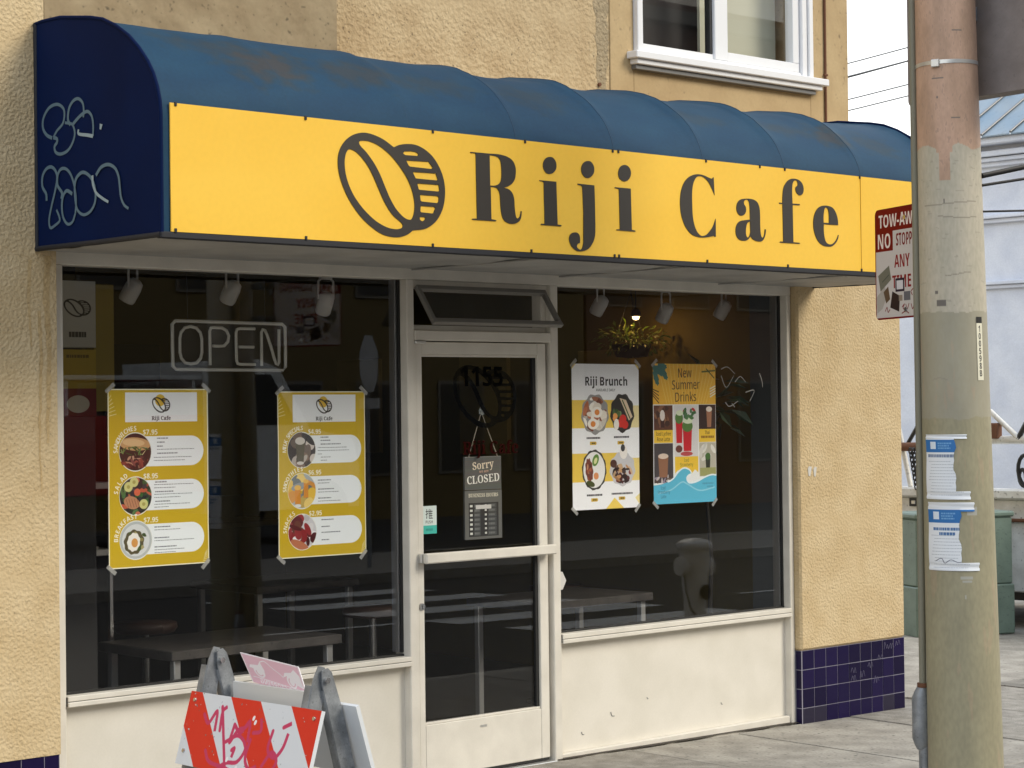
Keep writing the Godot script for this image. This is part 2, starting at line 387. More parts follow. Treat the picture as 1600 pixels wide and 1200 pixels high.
	# anchors left in the upper wall
	for q in [[0.52, 3.40], [1.68, 3.44], [0.62, 3.98], [-0.17, 3.72], [0.42, 3.83]]:
		st = new_st()
		tube(st, [Vector3(q[0], q[1], -0.34), Vector3(q[0] + 0.002, q[1], -0.318)], [0.011], 7)
		part("anchor", st, M.rust, b)

# ---------------------------------------------------------------- the shop front (still the cafe building)
func shop_front() -> void:
	var f := Node3D.new()
	f.name = "shop_front"
	cafe_node.add_child(f)
	var P: Material = M.frame_paint
	part("frame", box_st(Vector3(-1.95, -0.3, -0.11), Vector3(-1.894, 2.30, 0.0), 0.004), P, f)
	part("mullion", box_st(Vector3(0.0, -0.3, -0.11), Vector3(0.046, 2.30, 0.002), 0.004), P, f)
	part("mullion", box_st(Vector3(0.966, -0.3, -0.11), Vector3(1.02, 2.30, 0.002), 0.004), P, f)
	part("frame", box_st(Vector3(2.864, -0.3, -0.11), Vector3(2.90, 2.30, 0.0), 0.004), P, f)
	part("head", box_st(Vector3(-1.95, 2.3005, -0.11), Vector3(2.90, 2.361, 0.001), 0.003), P, f)
	# glazing stops seen in the reveals
	for q in [[-0.022, -0.0005], [0.9445, 0.9655], [2.842, 2.8635]]:
		if q[0] > 0.5 and q[0] < 1.0:
			continue
		part("glazing_stop", box_st(Vector3(q[0], 0.50, -0.11), Vector3(q[1], 2.30, -0.062), 0.002), M.anodised, f)
		part("gasket", box_st(Vector3(q[0] + 0.008, 0.50, -0.0615), Vector3(q[1], 2.30, -0.048), 0.001), M.gasket, f)
	# sills
	for q in [[-1.8935, -0.0005, 0.437, 0.483], [1.0205, 2.8635, 0.457, 0.506]]:
		part("sill", box_st(Vector3(q[0], q[2], -0.1), Vector3(q[1], q[2] + 0.021, 0.014), 0.003), P, f)
		part("sill", box_st(Vector3(q[0], q[2] + 0.0235, -0.1), Vector3(q[1], q[3], 0.010), 0.003), P, f)
		part("sill_core", box_st(Vector3(q[0], q[2] + 0.003, -0.1), Vector3(q[1], q[3] - 0.003, 0.006), 0.0), M.anodised, f)
		part("gasket", box_st(Vector3(q[0], q[3], -0.07), Vector3(q[1], q[3] + 0.01, -0.045), 0.001), M.gasket, f)
		part("pane", box_st(Vector3(q[0] + 0.001, q[3] + 0.01, -0.060), Vector3(q[1] - 0.001, 2.30, -0.054), 0.0), M.glass, f)
		part("kick_panel", box_st(Vector3(q[0], gy(q[1], 0) + 0.045, -0.09), Vector3(q[1], q[2], -0.045), 0.0), M.kick_paint, f)
		part("kick_trim", box_st(Vector3(q[0], -0.3, -0.09), Vector3(q[1], gy(q[1], 0) + 0.0445, -0.012), 0.004), P, f)
	# scuffs on the panels
	var st: SurfaceTool
	for q in [[1.42, 0.06, 0.03], [1.70, 0.11, 0.012], [1.20, -0.02, 0.02], [2.3, 0.02, 0.015]]:
		st = new_st()
		stroke(st, PackedVector2Array([Vector2(q[0], q[1]), Vector2(q[0] + q[2] * 0.3, q[1] - q[2] * 0.7), Vector2(q[0] + q[2], q[1] - q[2] * 0.8)]), 0.006, 0.003, Vector3(0, 0, -0.0438), Vector3.RIGHT, Vector3.UP)
		part("scuff", st, M.anodised, f)
	# over the door: transom bar and a hopper window that stands open
	part("transom_bar", box_st(Vector3(0.0465, 2.006, -0.10), Vector3(0.9655, 2.056, 0.006), 0.004), P, f)
	part("transom_frame", box_st(Vector3(0.0465, 2.262, -0.10), Vector3(0.9655, 2.30, -0.02), 0.003), P, f)
	part("transom_frame", box_st(Vector3(0.0465, 2.0565, -0.10), Vector3(0.9655, 2.082, -0.03), 0.003), P, f)
	part("transom_frame", box_st(Vector3(0.93, 2.083, -0.10), Vector3(0.9655, 2.2615, -0.03), 0.003), P, f)
	var h := Node3D.new()
	h.name = "hopper_window"
	f.add_child(h)
	h.position = Vector3(0.055, 2.268, 0.0)
	h.rotation.x = -0.62
	part("hopper_rail", box_st(Vector3(0, -0.026, -0.012), Vector3(0.868, 0, 0.014), 0.002), M.hopper_metal_shaded, h)
	part("hopper_rail", box_st(Vector3(0, -0.228, -0.012), Vector3(0.868, -0.202, 0.014), 0.002), M.hopper_metal_shaded, h)
	part("hopper_stile", box_st(Vector3(0, -0.2015, -0.012), Vector3(0.022, -0.0265, 0.013), 0.002), M.hopper_metal_shaded, h)
	part("hopper_stile", box_st(Vector3(0.846, -0.2015, -0.012), Vector3(0.868, -0.0265, 0.013), 0.002), M.hopper_metal_shaded, h)
	part("hopper_pane", box_st(Vector3(0.0225, -0.2015, -0.003), Vector3(0.8455, -0.0265, 0.002), 0.0), M.glass, h)
	# the door
	var d := Node3D.new()
	d.name = "door"
	cafe_node.add_child(d)
	var zd := -0.012
	part("jamb", box_st(Vector3(0.0465, -0.14, -0.09), Vector3(0.062, 2.0055, -0.004), 0.002), P, d)
	part("stile", box_st(Vector3(0.066, -0.115, -0.06), Vector3(0.104, 2.0, zd), 0.003), P, d)
	part("stile", box_st(Vector3(0.882, -0.115, -0.06), Vector3(0.942, 2.0, zd), 0.003), P, d)
	part("rail", box_st(Vector3(0.1045, 1.94, -0.06), Vector3(0.8815, 2.0, zd), 0.003), P, d)
	part("rail", box_st(Vector3(0.1045, -0.115, -0.06), Vector3(0.8815, 0.138, zd), 0.003), P, d)
	part("glazing_bead", box_st(Vector3(0.1045, 0.1385, -0.045), Vector3(0.8815, 0.149, -0.02), 0.002), P, d)
	part("glazing_bead", box_st(Vector3(0.1045, 1.928, -0.045), Vector3(0.8815, 1.9395, -0.02), 0.002), P, d)
	part("gasket", box_st(Vector3(0.8625, 0.1495, -0.045), Vector3(0.8815, 1.9275, -0.026), 0.001), M.gasket, d)
	part("pane", box_st(Vector3(0.105, 0.1495, -0.043), Vector3(0.881, 1.9275, -0.037), 0.0), M.glass, d)
	part("push_bar", box_st(Vector3(0.066, 0.925, 0.022), Vector3(0.948, 0.975, 0.052), 0.006), M.frame_paint, d)
	part("bar_bracket", box_st(Vector3(0.056, 0.928, -0.011), Vector3(0.095, 0.972, 0.0215), 0.003), M.aluminium, d)
	part("bar_bracket", box_st(Vector3(0.905, 0.93, -0.011), Vector3(0.94, 0.97, 0.0215), 0.003), M.aluminium, d)
	st = new_st()
	tube(st, [Vector3(0.084, 0.715, -0.014), Vector3(0.084, 0.715, -0.004)], [0.019, 0.017], 18)
	part("lock", st, M.chrome, d)
	part("keyway", box_st(Vector3(0.0825, 0.703, -0.005), Vector3(0.0855, 0.722, -0.003), 0.0), M.gasket, d)
	part("hinge", box_st(Vector3(0.047, 1.99, -0.006), Vector3(0.115, 2.004, 0.012), 0.003), M.aluminium, d)
	part("maker_plate", box_st(Vector3(0.46, 0.09, -0.0125), Vector3(0.505, 0.102, -0.0105), 0.001), M.aluminium, d)
	part("sweep", box_st(Vector3(0.07, -0.128, -0.05), Vector3(0.94, -0.1155, -0.02), 0.001), M.gasket, d)
	part("threshold", box_st(Vector3(0.0465, -0.3, -0.12), Vector3(0.9655, -0.132, 0.02), 0.004), M.aluminium, d)
	# grit and a cracked joint along the foot of the front
	st = new_st()
	var gn := FastNoiseLite.new()
	gn.seed = 19
	gn.frequency = 3.0
	for k in 150:
		var xa := 0.98 + k * 0.0128
		var xb := xa + 0.0128
		var wa := maxf(0.002, 0.016 + 0.034 * gn.get_noise_1d(xa))
		var wb := maxf(0.002, 0.016 + 0.034 * gn.get_noise_1d(xb))
		quad(st, Vector3(xa, gy(xa, wa) + 0.005, wa), Vector3(xb, gy(xb, wb) + 0.005, wb), Vector3(xb, gy(xb, -0.012) + 0.006, -0.012), Vector3(xa, gy(xa, -0.012) + 0.006, -0.012))
	part("grit_line", st, M.dirt, f)
	# scratches in the glass beside the drinks poster
	st = new_st()
	for q in [[Vector2(2.347, 1.840), Vector2(2.391, 1.774), Vector2(2.456, 1.840)], [Vector2(2.465, 1.804), Vector2(2.511, 1.835), Vector2(2.557, 1.804)], [Vector2(2.679, 1.853), Vector2(2.701, 1.810), Vector2(2.705, 1.774)], [Vector2(2.556, 1.746), Vector2(2.630, 1.756), Vector2(2.592, 1.695)], [Vector2(2.381, 1.691), Vector2(2.416, 1.667), Vector2(2.490, 1.696)], [Vector2(2.435, 1.684), Vector2(2.462, 1.663)], [Vector2(2.348, 1.876), Vector2(2.403, 1.888), Vector2(2.466, 1.850)]]:
		st = new_st()
		stroke(st, PackedVector2Array(q), 0.007, 0.004, Vector3(0, 0, -0.0532), Vector3.RIGHT, Vector3.UP)
		part("glass_scratch", st, M.tape, f)
	# dark lining of the reveal inside the glass
	part("lining", box_st(Vector3(2.886, 0.3, -0.299), Vector3(2.9025, 2.34, -0.1115), 0.001), M.lining_grey, f)
	# round white disc beside the door
	st = new_st()
	tube(st, [Vector3(1.052, 0.775, -0.0535), Vector3(1.052, 0.775, -0.047)], [0.054, 0.053], 6)
	part("round_sticker", st, M.white_plastic, f)

# ---------------------------------------------------------------- the room behind the glass
func room() -> void:
	var r := Node3D.new()
	r.name = "room"
	cafe_node.add_child(r)
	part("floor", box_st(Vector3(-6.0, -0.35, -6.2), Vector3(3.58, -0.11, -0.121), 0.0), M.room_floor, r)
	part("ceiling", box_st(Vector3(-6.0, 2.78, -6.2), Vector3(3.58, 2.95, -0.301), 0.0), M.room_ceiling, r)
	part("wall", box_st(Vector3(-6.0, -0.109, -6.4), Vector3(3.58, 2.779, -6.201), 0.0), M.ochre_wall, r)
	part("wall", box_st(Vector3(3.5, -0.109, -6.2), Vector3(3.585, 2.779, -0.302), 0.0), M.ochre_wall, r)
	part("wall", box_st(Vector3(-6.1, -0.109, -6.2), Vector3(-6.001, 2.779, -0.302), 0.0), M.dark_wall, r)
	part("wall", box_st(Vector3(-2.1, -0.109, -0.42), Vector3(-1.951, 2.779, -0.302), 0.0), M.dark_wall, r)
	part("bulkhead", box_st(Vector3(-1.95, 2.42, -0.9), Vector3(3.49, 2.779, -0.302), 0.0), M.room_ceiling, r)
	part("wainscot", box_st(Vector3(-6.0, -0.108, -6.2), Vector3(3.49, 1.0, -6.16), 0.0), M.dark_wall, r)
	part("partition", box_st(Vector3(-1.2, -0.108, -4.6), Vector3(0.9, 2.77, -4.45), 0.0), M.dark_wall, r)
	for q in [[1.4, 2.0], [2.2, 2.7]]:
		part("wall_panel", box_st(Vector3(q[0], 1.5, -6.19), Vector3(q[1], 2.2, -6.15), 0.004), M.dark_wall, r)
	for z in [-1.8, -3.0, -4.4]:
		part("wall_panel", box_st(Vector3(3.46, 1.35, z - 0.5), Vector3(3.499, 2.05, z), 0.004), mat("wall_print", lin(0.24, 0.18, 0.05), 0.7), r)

# ---------------------------------------------------------------- the awning
const RIBS := [-2.044, -1.42, -0.79, -0.167, 0.457, 1.077, 1.691, 2.319, 3.055]
const PROFILE := [[0.0, 3.285], [0.10, 3.292], [0.24, 3.289], [0.373, 3.270], [0.47, 3.256], [0.562, 3.236], [0.655, 3.198], [0.745, 3.147], [0.815, 3.092], [0.877, 3.03], [0.915, 2.978], [0.941, 2.923], [0.957, 2.87], [0.963, 2.82], [0.963, 2.70], [0.963, 2.58], [0.963, 2.47], [0.963, 2.354]]

func prof(t: float) -> Vector2:
	var x := t * (PROFILE.size() - 1)
	var i := mini(int(x), PROFILE.size() - 2)
	var a := Vector2(PROFILE[i][0], PROFILE[i][1])
	var b := Vector2(PROFILE[i + 1][0], PROFILE[i + 1][1])
	return a.lerp(b, x - i)

func awning() -> void:
	var a := thing("awning", "dark blue vinyl shop awning with rounded top and yellow name panel", "awning", Vector3.ZERO)
	var wr := FastNoiseLite.new()
	wr.seed = 5
	wr.frequency = 1.3
	# canopy: stretched over ribs, slack between them
	var st := new_st()
	var f := func(u: float, v: float) -> Vector3:
		var bay := mini(int(u * 8.0 + 0.0001), 7)
		var x := lerpf(RIBS[bay], RIBS[bay + 1], clampf(u * 8.0 - bay, 0.0, 1.0))
		var p := prof(1.0 - v)
		var slack := 0.0
		for i in RIBS.size() - 1:
			if x >= RIBS[i] and x <= RIBS[i + 1]:
				var s: float = (x - RIBS[i]) / (RIBS[i + 1] - RIBS[i])
				slack = pow(sin(PI * s), 0.45) * (0.008 if i < 2 else 0.016 if i < 3 else 0.034)
		var bow := sin(PI * clampf((1.0 - v) * 1.45, 0.0, 1.0))
		slack *= bow
		slack += wr.get_noise_2d(x * 1.2, (1.0 - v) * 3.0) * 0.007 * bow
		var n := Vector2(p.x / 0.963, clampf((p.y - 2.75) / 0.54, 0.0, 1.0)).normalized()
		return Vector3(x, p.y - n.y * slack, p.x - n.x * slack)
	var cloth := awning_cloth()
	grid(st, 128, 40, f)
	part("canopy", st, cloth, a)
	# welts where the cloth is sewn over the ribs
	for i in range(1, RIBS.size() - 1):
		st = new_st()
		var run := []
		for k in 30:
			var q: Vector3 = f.call(i / 8.0, 1.0 - k / 40.0)
			run.append(q - Vector3(0, 0.0006, 0.0006))
		tube(st, run, [0.0012 if i < 3 else 0.0024], 6, false)
		part("welt", st, M.welt if M.has("welt") else mat("welt", c8(16, 51, 77), 0.7), a)
	# ends: a flat gusset each, with a corded edge
	for e in [[-2.044, -1.0], [3.055, 1.0]]:
		st = new_st()
		var o := Vector3(e[0], 2.7, 0.45)
		var ring := []
		for i in 52:
			var p := prof(i / 51.0)
			ring.append(Vector3(e[0], p.y, p.x))
		ring.append(Vector3(e[0], 2.350, 0.0))
		for i in ring.size():
			var p: Vector3 = ring[i]
			var q: Vector3 = ring[(i + 1) % ring.size()]
			if e[1] < 0:
				tri(st, o, q, p)
			else:
				tri(st, o, p, q)
		part("end_panel", st, M.awning_side_shaded, a)
		st = new_st()
		var cord := []
		for i in 52:
			var p := prof(i / 51.0)
			cord.append(Vector3(e[0] - 0.002 * e[1], p.y, p.x))
		tube(st, cord, [0.008], 8)
		part("piping", st, M.awning_side_shaded, a)
		st = new_st()
		tube(st, [Vector3(e[0], 2.356, 0.0), Vector3(e[0], 2.353, 0.5), Vector3(e[0], 2.354, 0.962)], [0.011], 8)
		part("piping", st, M.hem, a)
		st = new_st()
		tube(st, [Vector3(e[0], 3.29, 0.052), Vector3(e[0] + 0.002, 2.9, 0.05), Vector3(e[0], 2.345, 0.052)], [0.010], 8)
		part("piping", st, M.hem, a)
	# hem along the front and the grey vinyl underside
	part("hem", box_st(Vector3(-2.05, 2.340, 0.935), Vector3(3.06, 2.3655, 0.972), 0.004), M.hem, a)
	st = new_st()
	var sg := FastNoiseLite.new()
	sg.seed = 9
	sg.frequency = 0.9
	var soff := func(u: float, v: float) -> Vector3:
		var x := lerpf(-2.036, 3.05, u)
		var z := lerpf(0.0, 0.934, v)
		var sag := 0.020 * sin(PI * v) * (0.5 + 0.5 * sg.get_noise_2d(x * 1.4, 0.0)) + 0.008 * sg.get_noise_2d(x * 2.2, z * 5.0) * sin(PI * v)
		var edge := 0.010 * smoothstep(0.012, 0.0, absf(fmod(x + 2.5, 1.45) - 0.72))
		return Vector3(x, 2.352 - sag + edge * 0.6, z)
	grid(st, 150, 18, soff)
	part("soffit", st, M.soffit_vinyl, a)
	for x in [-0.02, 0.97, 2.2]:
		part("soffit_bar", box_st(Vector3(x, 2.3375, 0.06), Vector3(x + 0.03, 2.345, 0.93), 0.002), M.soffit_vinyl, a)
	# the name panel, its letters and its staples
	st = new_st()
	var face := func(u: float, v: float) -> Vector3:
		var x := lerpf(-2.004, 3.012, u)
		return Vector3(x, lerpf(2.366, 2.862, v), 0.9705 + 0.0015 * wr.get_noise_2d(x * 0.8, v))
	grid(st, 60, 8, face)
	var e0 := new_st()
	var panel := part("name_panel", st, M.sign_yellow, a)
	part("panel_edge", box_st(Vector3(-2.004, 2.366, 0.9635), Vector3(3.012, 2.862, 0.9685), 0.001), M.sign_yellow, panel)
	for key in ["logo", "R", "i", "j", "i2", "C", "a", "f", "e"]:
		st = new_st()
		plate(st, glyph(key), 0.966, 0.9735)
		part("logo" if key == "logo" else "letter", st, M.letter_vinyl, panel)
	part("seam", box_st(Vector3(2.296, 2.366, 0.970), Vector3(2.2985, 2.862, 0.9735), 0.0005), M.seam_yellow, panel)
	for x in [-1.98, -1.351, -0.668, -0.124, 0.436, 0.474, 1.085, 1.486, 1.68, 2.292]:
		part("staple", box_st(Vector3(x - 0.005, 2.850, 0.968), Vector3(x + 0.005, 2.866, 0.9755), 0.001), M.hem, panel)
	for x in [-1.985, -1.355, -0.675, -0.093, 0.44, 0.47, 1.085, 1.695, 2.297]:
		part("staple", box_st(Vector3(x - 0.005, 2.362, 0.968), Vector3(x + 0.005, 2.379, 0.9755), 0.001), M.hem, panel)
	# spray tags on the near end
	for i in SPRAY.size():
		var q := PackedVector2Array()
		for k in range(0, SPRAY[i].size(), 2):
			q.append(Vector2(SPRAY[i][k], SPRAY[i][k + 1]) * 0.001)
		st = new_st()
		stroke(st, q, 0.015 if i != 5 else 0.02, 0.011, Vector3(-2.0465 - 0.0004 * i, 0, 0), Vector3.BACK, Vector3.UP)
		part("spray_line", st, M.spray_thick if i in [4, 5, 10] else M.spray, a)

func awning_cloth() -> StandardMaterial3D:
	# faded blue vinyl with brown grime patches where they lie on the cloth
	var w := 1024
	var h := 256
	var im := Image.create(w, h, false, Image.FORMAT_RGB8)
	var n := FastNoiseLite.new()
	n.seed = 77
	n.frequency = 0.012
	n.fractal_octaves = 4
	var g := FastNoiseLite.new()
	g.seed = 78
	g.frequency = 0.2
	var base := c8(16, 53, 80)
	var fade := c8(27, 64, 88)
	var dirt := c8(62, 56, 54)
	# centre u, v (0 at the wall), radius u, v, strength
	var spots := [[0.125, 0.47, 0.05, 0.11, 1.0], [0.09, 0.40, 0.06, 0.06, 0.6], [0.22, 0.45, 0.05, 0.08, 0.75], [0.30, 0.46, 0.06, 0.06, 0.5], [0.43, 0.45, 0.05, 0.08, 0.45], [0.865, 0.46, 0.03, 0.08, 0.9], [0.80, 0.44, 0.05, 0.05, 0.5], [0.93, 0.48, 0.03, 0.09, 0.5], [0.66, 0.45, 0.05, 0.05, 0.4]]
	for y in h:
		for x in w:
			var u := float(x) / w
			var v := float(y) / h
			var t := n.get_noise_2d(x, y * 1.8) * 0.5 + 0.5
			var c := base.lerp(fade, t)
			var k := 0.0
			for s in spots:
				var d := Vector2((u - s[0]) / s[2], (v - s[1]) / s[3]).length()
				k = maxf(k, s[4] * clampf((1.2 - d) * 1.1 + n.get_noise_2d(x * 3.0, y * 5.0) * 0.8, 0.0, 1.0))
			c = c.lerp(dirt, k * 0.8)
			var f := 1.0 + g.get_noise_2d(x, y) * 0.06
			im.set_pixel(x, y, Color(c.r * f, c.g * f, c.b * f))
	var m := print_mat("awning_cloth", im, 0.68)
	m.metallic_specular = 0.32
	var sd := mottled("awning_side_shaded", c8(3, 24, 66), c8(2, 20, 58), 0.55, 1.6, 0.006, 0.05, 201, 0.0, 0.0, 0.0, 256)  # the canopy vinyl, darker: shade on the ends is put into the colour
	sd.metallic_specular = 0.22
	sd.roughness = 0.75
	mottled("sign_yellow", c8(240, 193, 62), c8(237, 188, 54), 0.5, 1.8, 0.006, 0.02, 211, 0.0, 0.0, 0.0, 256)
	mat("seam_yellow", c8(206, 160, 40), 0.6)
	return m

# ---------------------------------------------------------------- printed sheets
func blobs(im: Image, clip: Rect2, list: Array, n: int, lo: float, hi: float, sd: int) -> void:
	var r := RandomNumberGenerator.new()
	r.seed = sd
	for k in n:
		var c: Color = list[r.randi() % list.size()]
		c = c.lerp(Color.BLACK if r.randf() < 0.5 else Color.WHITE, r.randf() * 0.18)
		var a := r.randf() * TAU
		var d := sqrt(r.randf()) * 0.5
		ink(im, oval(clip.get_center().x + cos(a) * d * clip.size.x, clip.get_center().y + sin(a) * d * clip.size.y, clip.size.x * r.randf_range(lo, hi), clip.size.y * r.randf_range(lo, hi) * 0.7, r.randf() * PI), c, clip)

func dish(im: Image, kind: String, cx: float, cy: float, r: float) -> void:
	var k := Rect2(cx - r, cy - r * 1.02, r * 2, r * 2.04)
	match kind:
		"sandwich":
			ink(im, oval(cx, cy, r, r), c8(60, 34, 24))
			ink(im, oval(cx, cy - r * 0.42, r * 0.98, r * 0.36, 0.06), c8(205, 160, 108), k)
			ink(im, oval(cx - r * 0.1, cy - r * 0.5, r * 0.7, r * 0.2, 0.06), c8(226, 190, 140), k)
			blobs(im, Rect2(cx - r, cy - r * 0.3, r * 2, r * 0.5), [c8(90, 120, 50), c8(60, 84, 36), c8(214, 204, 150), c8(150, 160, 80)], 26, 0.03, 0.14, 4)
			blobs(im, Rect2(cx - r * 0.9, cy + r * 0.2, r * 1.8, r * 0.7), [c8(110, 42, 34), c8(80, 30, 26), c8(150, 70, 54), c8(190, 140, 110)], 26, 0.05, 0.2, 5)
		"salad":
			ink(im, oval(cx, cy, r, r), c8(50, 44, 40))
			blobs(im, k, [c8(44, 70, 36), c8(70, 110, 54), c8(40, 38, 44), c8(200, 90, 60)], 50, 0.04, 0.13, 8)
			for q in [[-0.45, -0.5], [0.5, 0.45], [-0.1, -0.75]]:
				ink(im, oval(cx + q[0] * r, cy + q[1] * r, r * 0.27, r * 0.27), c8(216, 214, 140), k)
				ink(im, oval(cx + q[0] * r, cy + q[1] * r, r * 0.1, r * 0.1), c8(180, 170, 90), k)
			ink(im, oval(cx - r * 0.25, cy + r * 0.35, r * 0.5, r * 0.34, 0.3), c8(196, 140, 104), k)
			for t in 5:
				line(im, Vector2(cx - r * 0.6 + t * r * 0.17, cy + r * 0.15), Vector2(cx - r * 0.45 + t * r * 0.17, cy + r * 0.6), 1.6, c8(130, 76, 50))
			ink(im, oval(cx + r * 0.1, cy - r * 0.2, r * 0.2, r * 0.2), c8(222, 110, 76), k)
		"egg":
			ink(im, oval(cx, cy, r, r), c8(190, 196, 196))
			ink(im, oval(cx, cy, r * 0.86, r * 0.86), c8(222, 226, 226))
			ink(im, oval(cx - r * 0.12, cy + r * 0.1, r * 0.62, r * 0.66, 0.3, 0.05), c8(92, 84, 56))
			blobs(im, Rect2(cx - r * 0.6, cy - r * 0.6, r * 1.3, r * 1.2), [c8(130, 140, 74), c8(76, 98, 46), c8(160, 150, 90)], 18, 0.06, 0.16, 12)
			ink(im, oval(cx - r * 0.14, cy + r * 0.1, r * 0.4, r * 0.5, 0.2, 0.05), c8(246, 244, 236))
			ink(im, oval(cx - r * 0.08, cy + r * 0.14, r * 0.2, r * 0.24), c8(220, 158, 84))
		"milk":
			ink(im, oval(cx, cy, r, r), c8(54, 42, 36))
			blobs(im, k, [c8(90, 70, 56), c8(46, 36, 30), c8(130, 104, 84), c8(210, 200, 190)], 24, 0.08, 0.24, 15)
			ink(im, [PackedVector2Array([Vector2(cx - r * 0.45, cy - r * 0.6), Vector2(cx + r * 0.25, cy - r * 0.6), Vector2(cx + r * 0.14, cy + r * 0.7), Vector2(cx - r * 0.32, cy + r * 0.7)])], c8(92, 84, 62), k)
			ink(im, oval(cx - r * 0.1, cy - r * 0.52, r * 0.36, r * 0.22), c8(216, 210, 200), k)
			ink(im, oval(cx - r * 0.1, cy + r * 0.76, r * 0.26, r * 0.1), c8(220, 216, 210), k)
		"smoothie":
			ink(im, oval(cx, cy, r, r), c8(176, 184, 186))
			blobs(im, k, [c8(238, 196, 70), c8(222, 150, 60), c8(140, 150, 156), c8(244, 214, 120)], 22, 0.1, 0.28, 18)
			for q in [[-0.3, 0.1, 0.3], [0.3, -0.25, 0.24]]:
				ink(im, box2(cx + (q[0] - q[2] * 0.7) * r, cy + (q[1] - 0.3) * r, q[2] * 1.4 * r, 0.95 * r), c8(226, 150, 58), k)
				ink(im, oval(cx + q[0] * r, cy + (q[1] - 0.3) * r, q[2] * 0.8 * r, q[2] * 0.5 * r), c8(244, 196, 90), k)
			ink(im, oval(cx - r * 0.3, cy + r * 0.85, r * 0.24, r * 0.1), c8(236, 236, 230), k)
		"snack":
			ink(im, oval(cx, cy, r, r), c8(214, 214, 218))
			blobs(im, k, [c8(236, 234, 236), c8(92, 26, 30), c8(150, 40, 44), c8(120, 70, 56), c8(240, 238, 240)], 34, 0.08, 0.24, 21)
			ink(im, oval(cx - r * 0.2, cy + r * 0.75, r * 0.7, r * 0.24, 0.4), c8(196, 120, 84), k)
		"plate_a":
			ink(im, oval(cx, cy, r, r * 1.02, 0, 0.05), c8(150, 150, 150))
			blobs(im, Rect2(cx - r * 0.9, cy - r * 0.9, r * 1.8, r * 1.8), [c8(190, 110, 70), c8(236, 228, 214), c8(120, 60, 40), c8(150, 90, 60), c8(246, 242, 232)], 44, 0.06, 0.22, 25)
			for q in [[0.15, -0.1], [-0.15, 0.5]]:
				ink(im, oval(cx + q[0] * r, cy + q[1] * r, r * 0.4, r * 0.28), c8(248, 244, 236))
				ink(im, oval(cx + q[0] * r, cy + q[1] * r, r * 0.18, r * 0.15), c8(226, 140, 60))
		"plate_b":
			ink(im, oval(cx, cy, r * 0.9, r * 1.02, 0, 0.05), c8(48, 44, 40))
			ink(im, [PackedVector2Array([Vector2(cx - r * 0.2, cy - r * 0.8), Vector2(cx + r * 0.3, cy - r * 0.7), Vector2(cx + r * 0.8, cy + r * 0.2), Vector2(cx + r * 0.5, cy + r * 0.4)])], c8(226, 206, 176))
			line(im, Vector2(cx, cy - r * 0.7), Vector2(cx + r * 0.6, cy + r * 0.3), r * 0.08, c8(70, 90, 50))
			blobs(im, Rect2(cx - r * 0.75, cy - r * 0.4, r * 0.7, r), [c8(62, 92, 44), c8(236, 150, 60), c8(90, 120, 60)], 12, 0.12, 0.26, 31)
			for q in [[0.05, 0.3], [0.2, 0.62], [-0.1, 0.55]]:
				ink(im, oval(cx + q[0] * r, cy + q[1] * r, r * 0.26, r * 0.22), c8(214, 52, 40))
			ink(im, oval(cx - r * 0.45, cy + r * 0.6, r * 0.2, r * 0.3), c8(244, 240, 232))
		"plate_c":
			ink(im, oval(cx, cy, r * 0.98, r * 1.14, 0, 0.03, 12), c8(50, 50, 46))
			ink(im, oval(cx, cy, r * 0.88, r * 1.03), c8(240, 240, 238))
			ink(im, oval(cx - r * 0.4, cy, r * 0.3, r * 0.66, -0.12, 0.08), c8(120, 60, 44))
			blobs(im, Rect2(cx - r * 0.6, cy - r * 0.5, r * 0.4, r * 1.1), [c8(170, 90, 60), c8(90, 44, 34), c8(200, 140, 100)], 10, 0.1, 0.3, 33)
			ink(im, oval(cx + r * 0.12, cy - r * 0.55, r * 0.24, r * 0.36, 0.5), c8(96, 140, 54))
			ink(im, oval(cx + r * 0.12, cy - r * 0.52, r * 0.12, r * 0.2, 0.5), c8(226, 230, 170))
			ink(im, oval(cx + r * 0.15, cy + r * 0.35, r * 0.2, r * 0.2), c8(226, 150, 96))
			ink(im, oval(cx - r * 0.3, cy + r * 0.78, r * 0.34, r * 0.16, 0.3), c8(70, 80, 36))
		"plate_d":
			ink(im, oval(cx, cy + r * 0.2, r, r * 0.92, 0, 0.05), c8(206, 206, 210))
			blobs(im, Rect2(cx - r * 0.8, cy - r * 0.1, r * 1.6, r * 1.1), [c8(76, 24, 26), c8(120, 36, 34), c8(214, 180, 140), c8(40, 22, 22), c8(200, 150, 100)], 36, 0.06, 0.2, 41)
			ink(im, oval(cx + r * 0.1, cy - r * 0.7, r * 0.3, r * 0.36), c8(244, 240, 234))
			ink(im, oval(cx + r * 0.05, cy - r * 0.95, r * 0.16, r * 0.2), c8(60, 60, 62))
			ink(im, oval(cx - r * 0.7, cy - r * 0.1, r * 0.26, r * 0.22), c8(84, 50, 40))

func small_print(im: Image, x: float, y: float, rows: Array, h: float, c: Color) -> void:
	# lines too small to read in the photograph
	for q in rows:
		var px := x + float(q[1])
		var to := x + float(q[2])
		var r := RandomNumberGenerator.new()
		r.seed = int(q[0] * 13.0 + px)
		while px < to:
			var w := minf(r.randf_range(3.0, 13.0), to - px)
			ink(im, box2(px, y + q[0], w, h * (1.5 if q.size() > 3 else 1.0)), c)
			px += w + 1.6

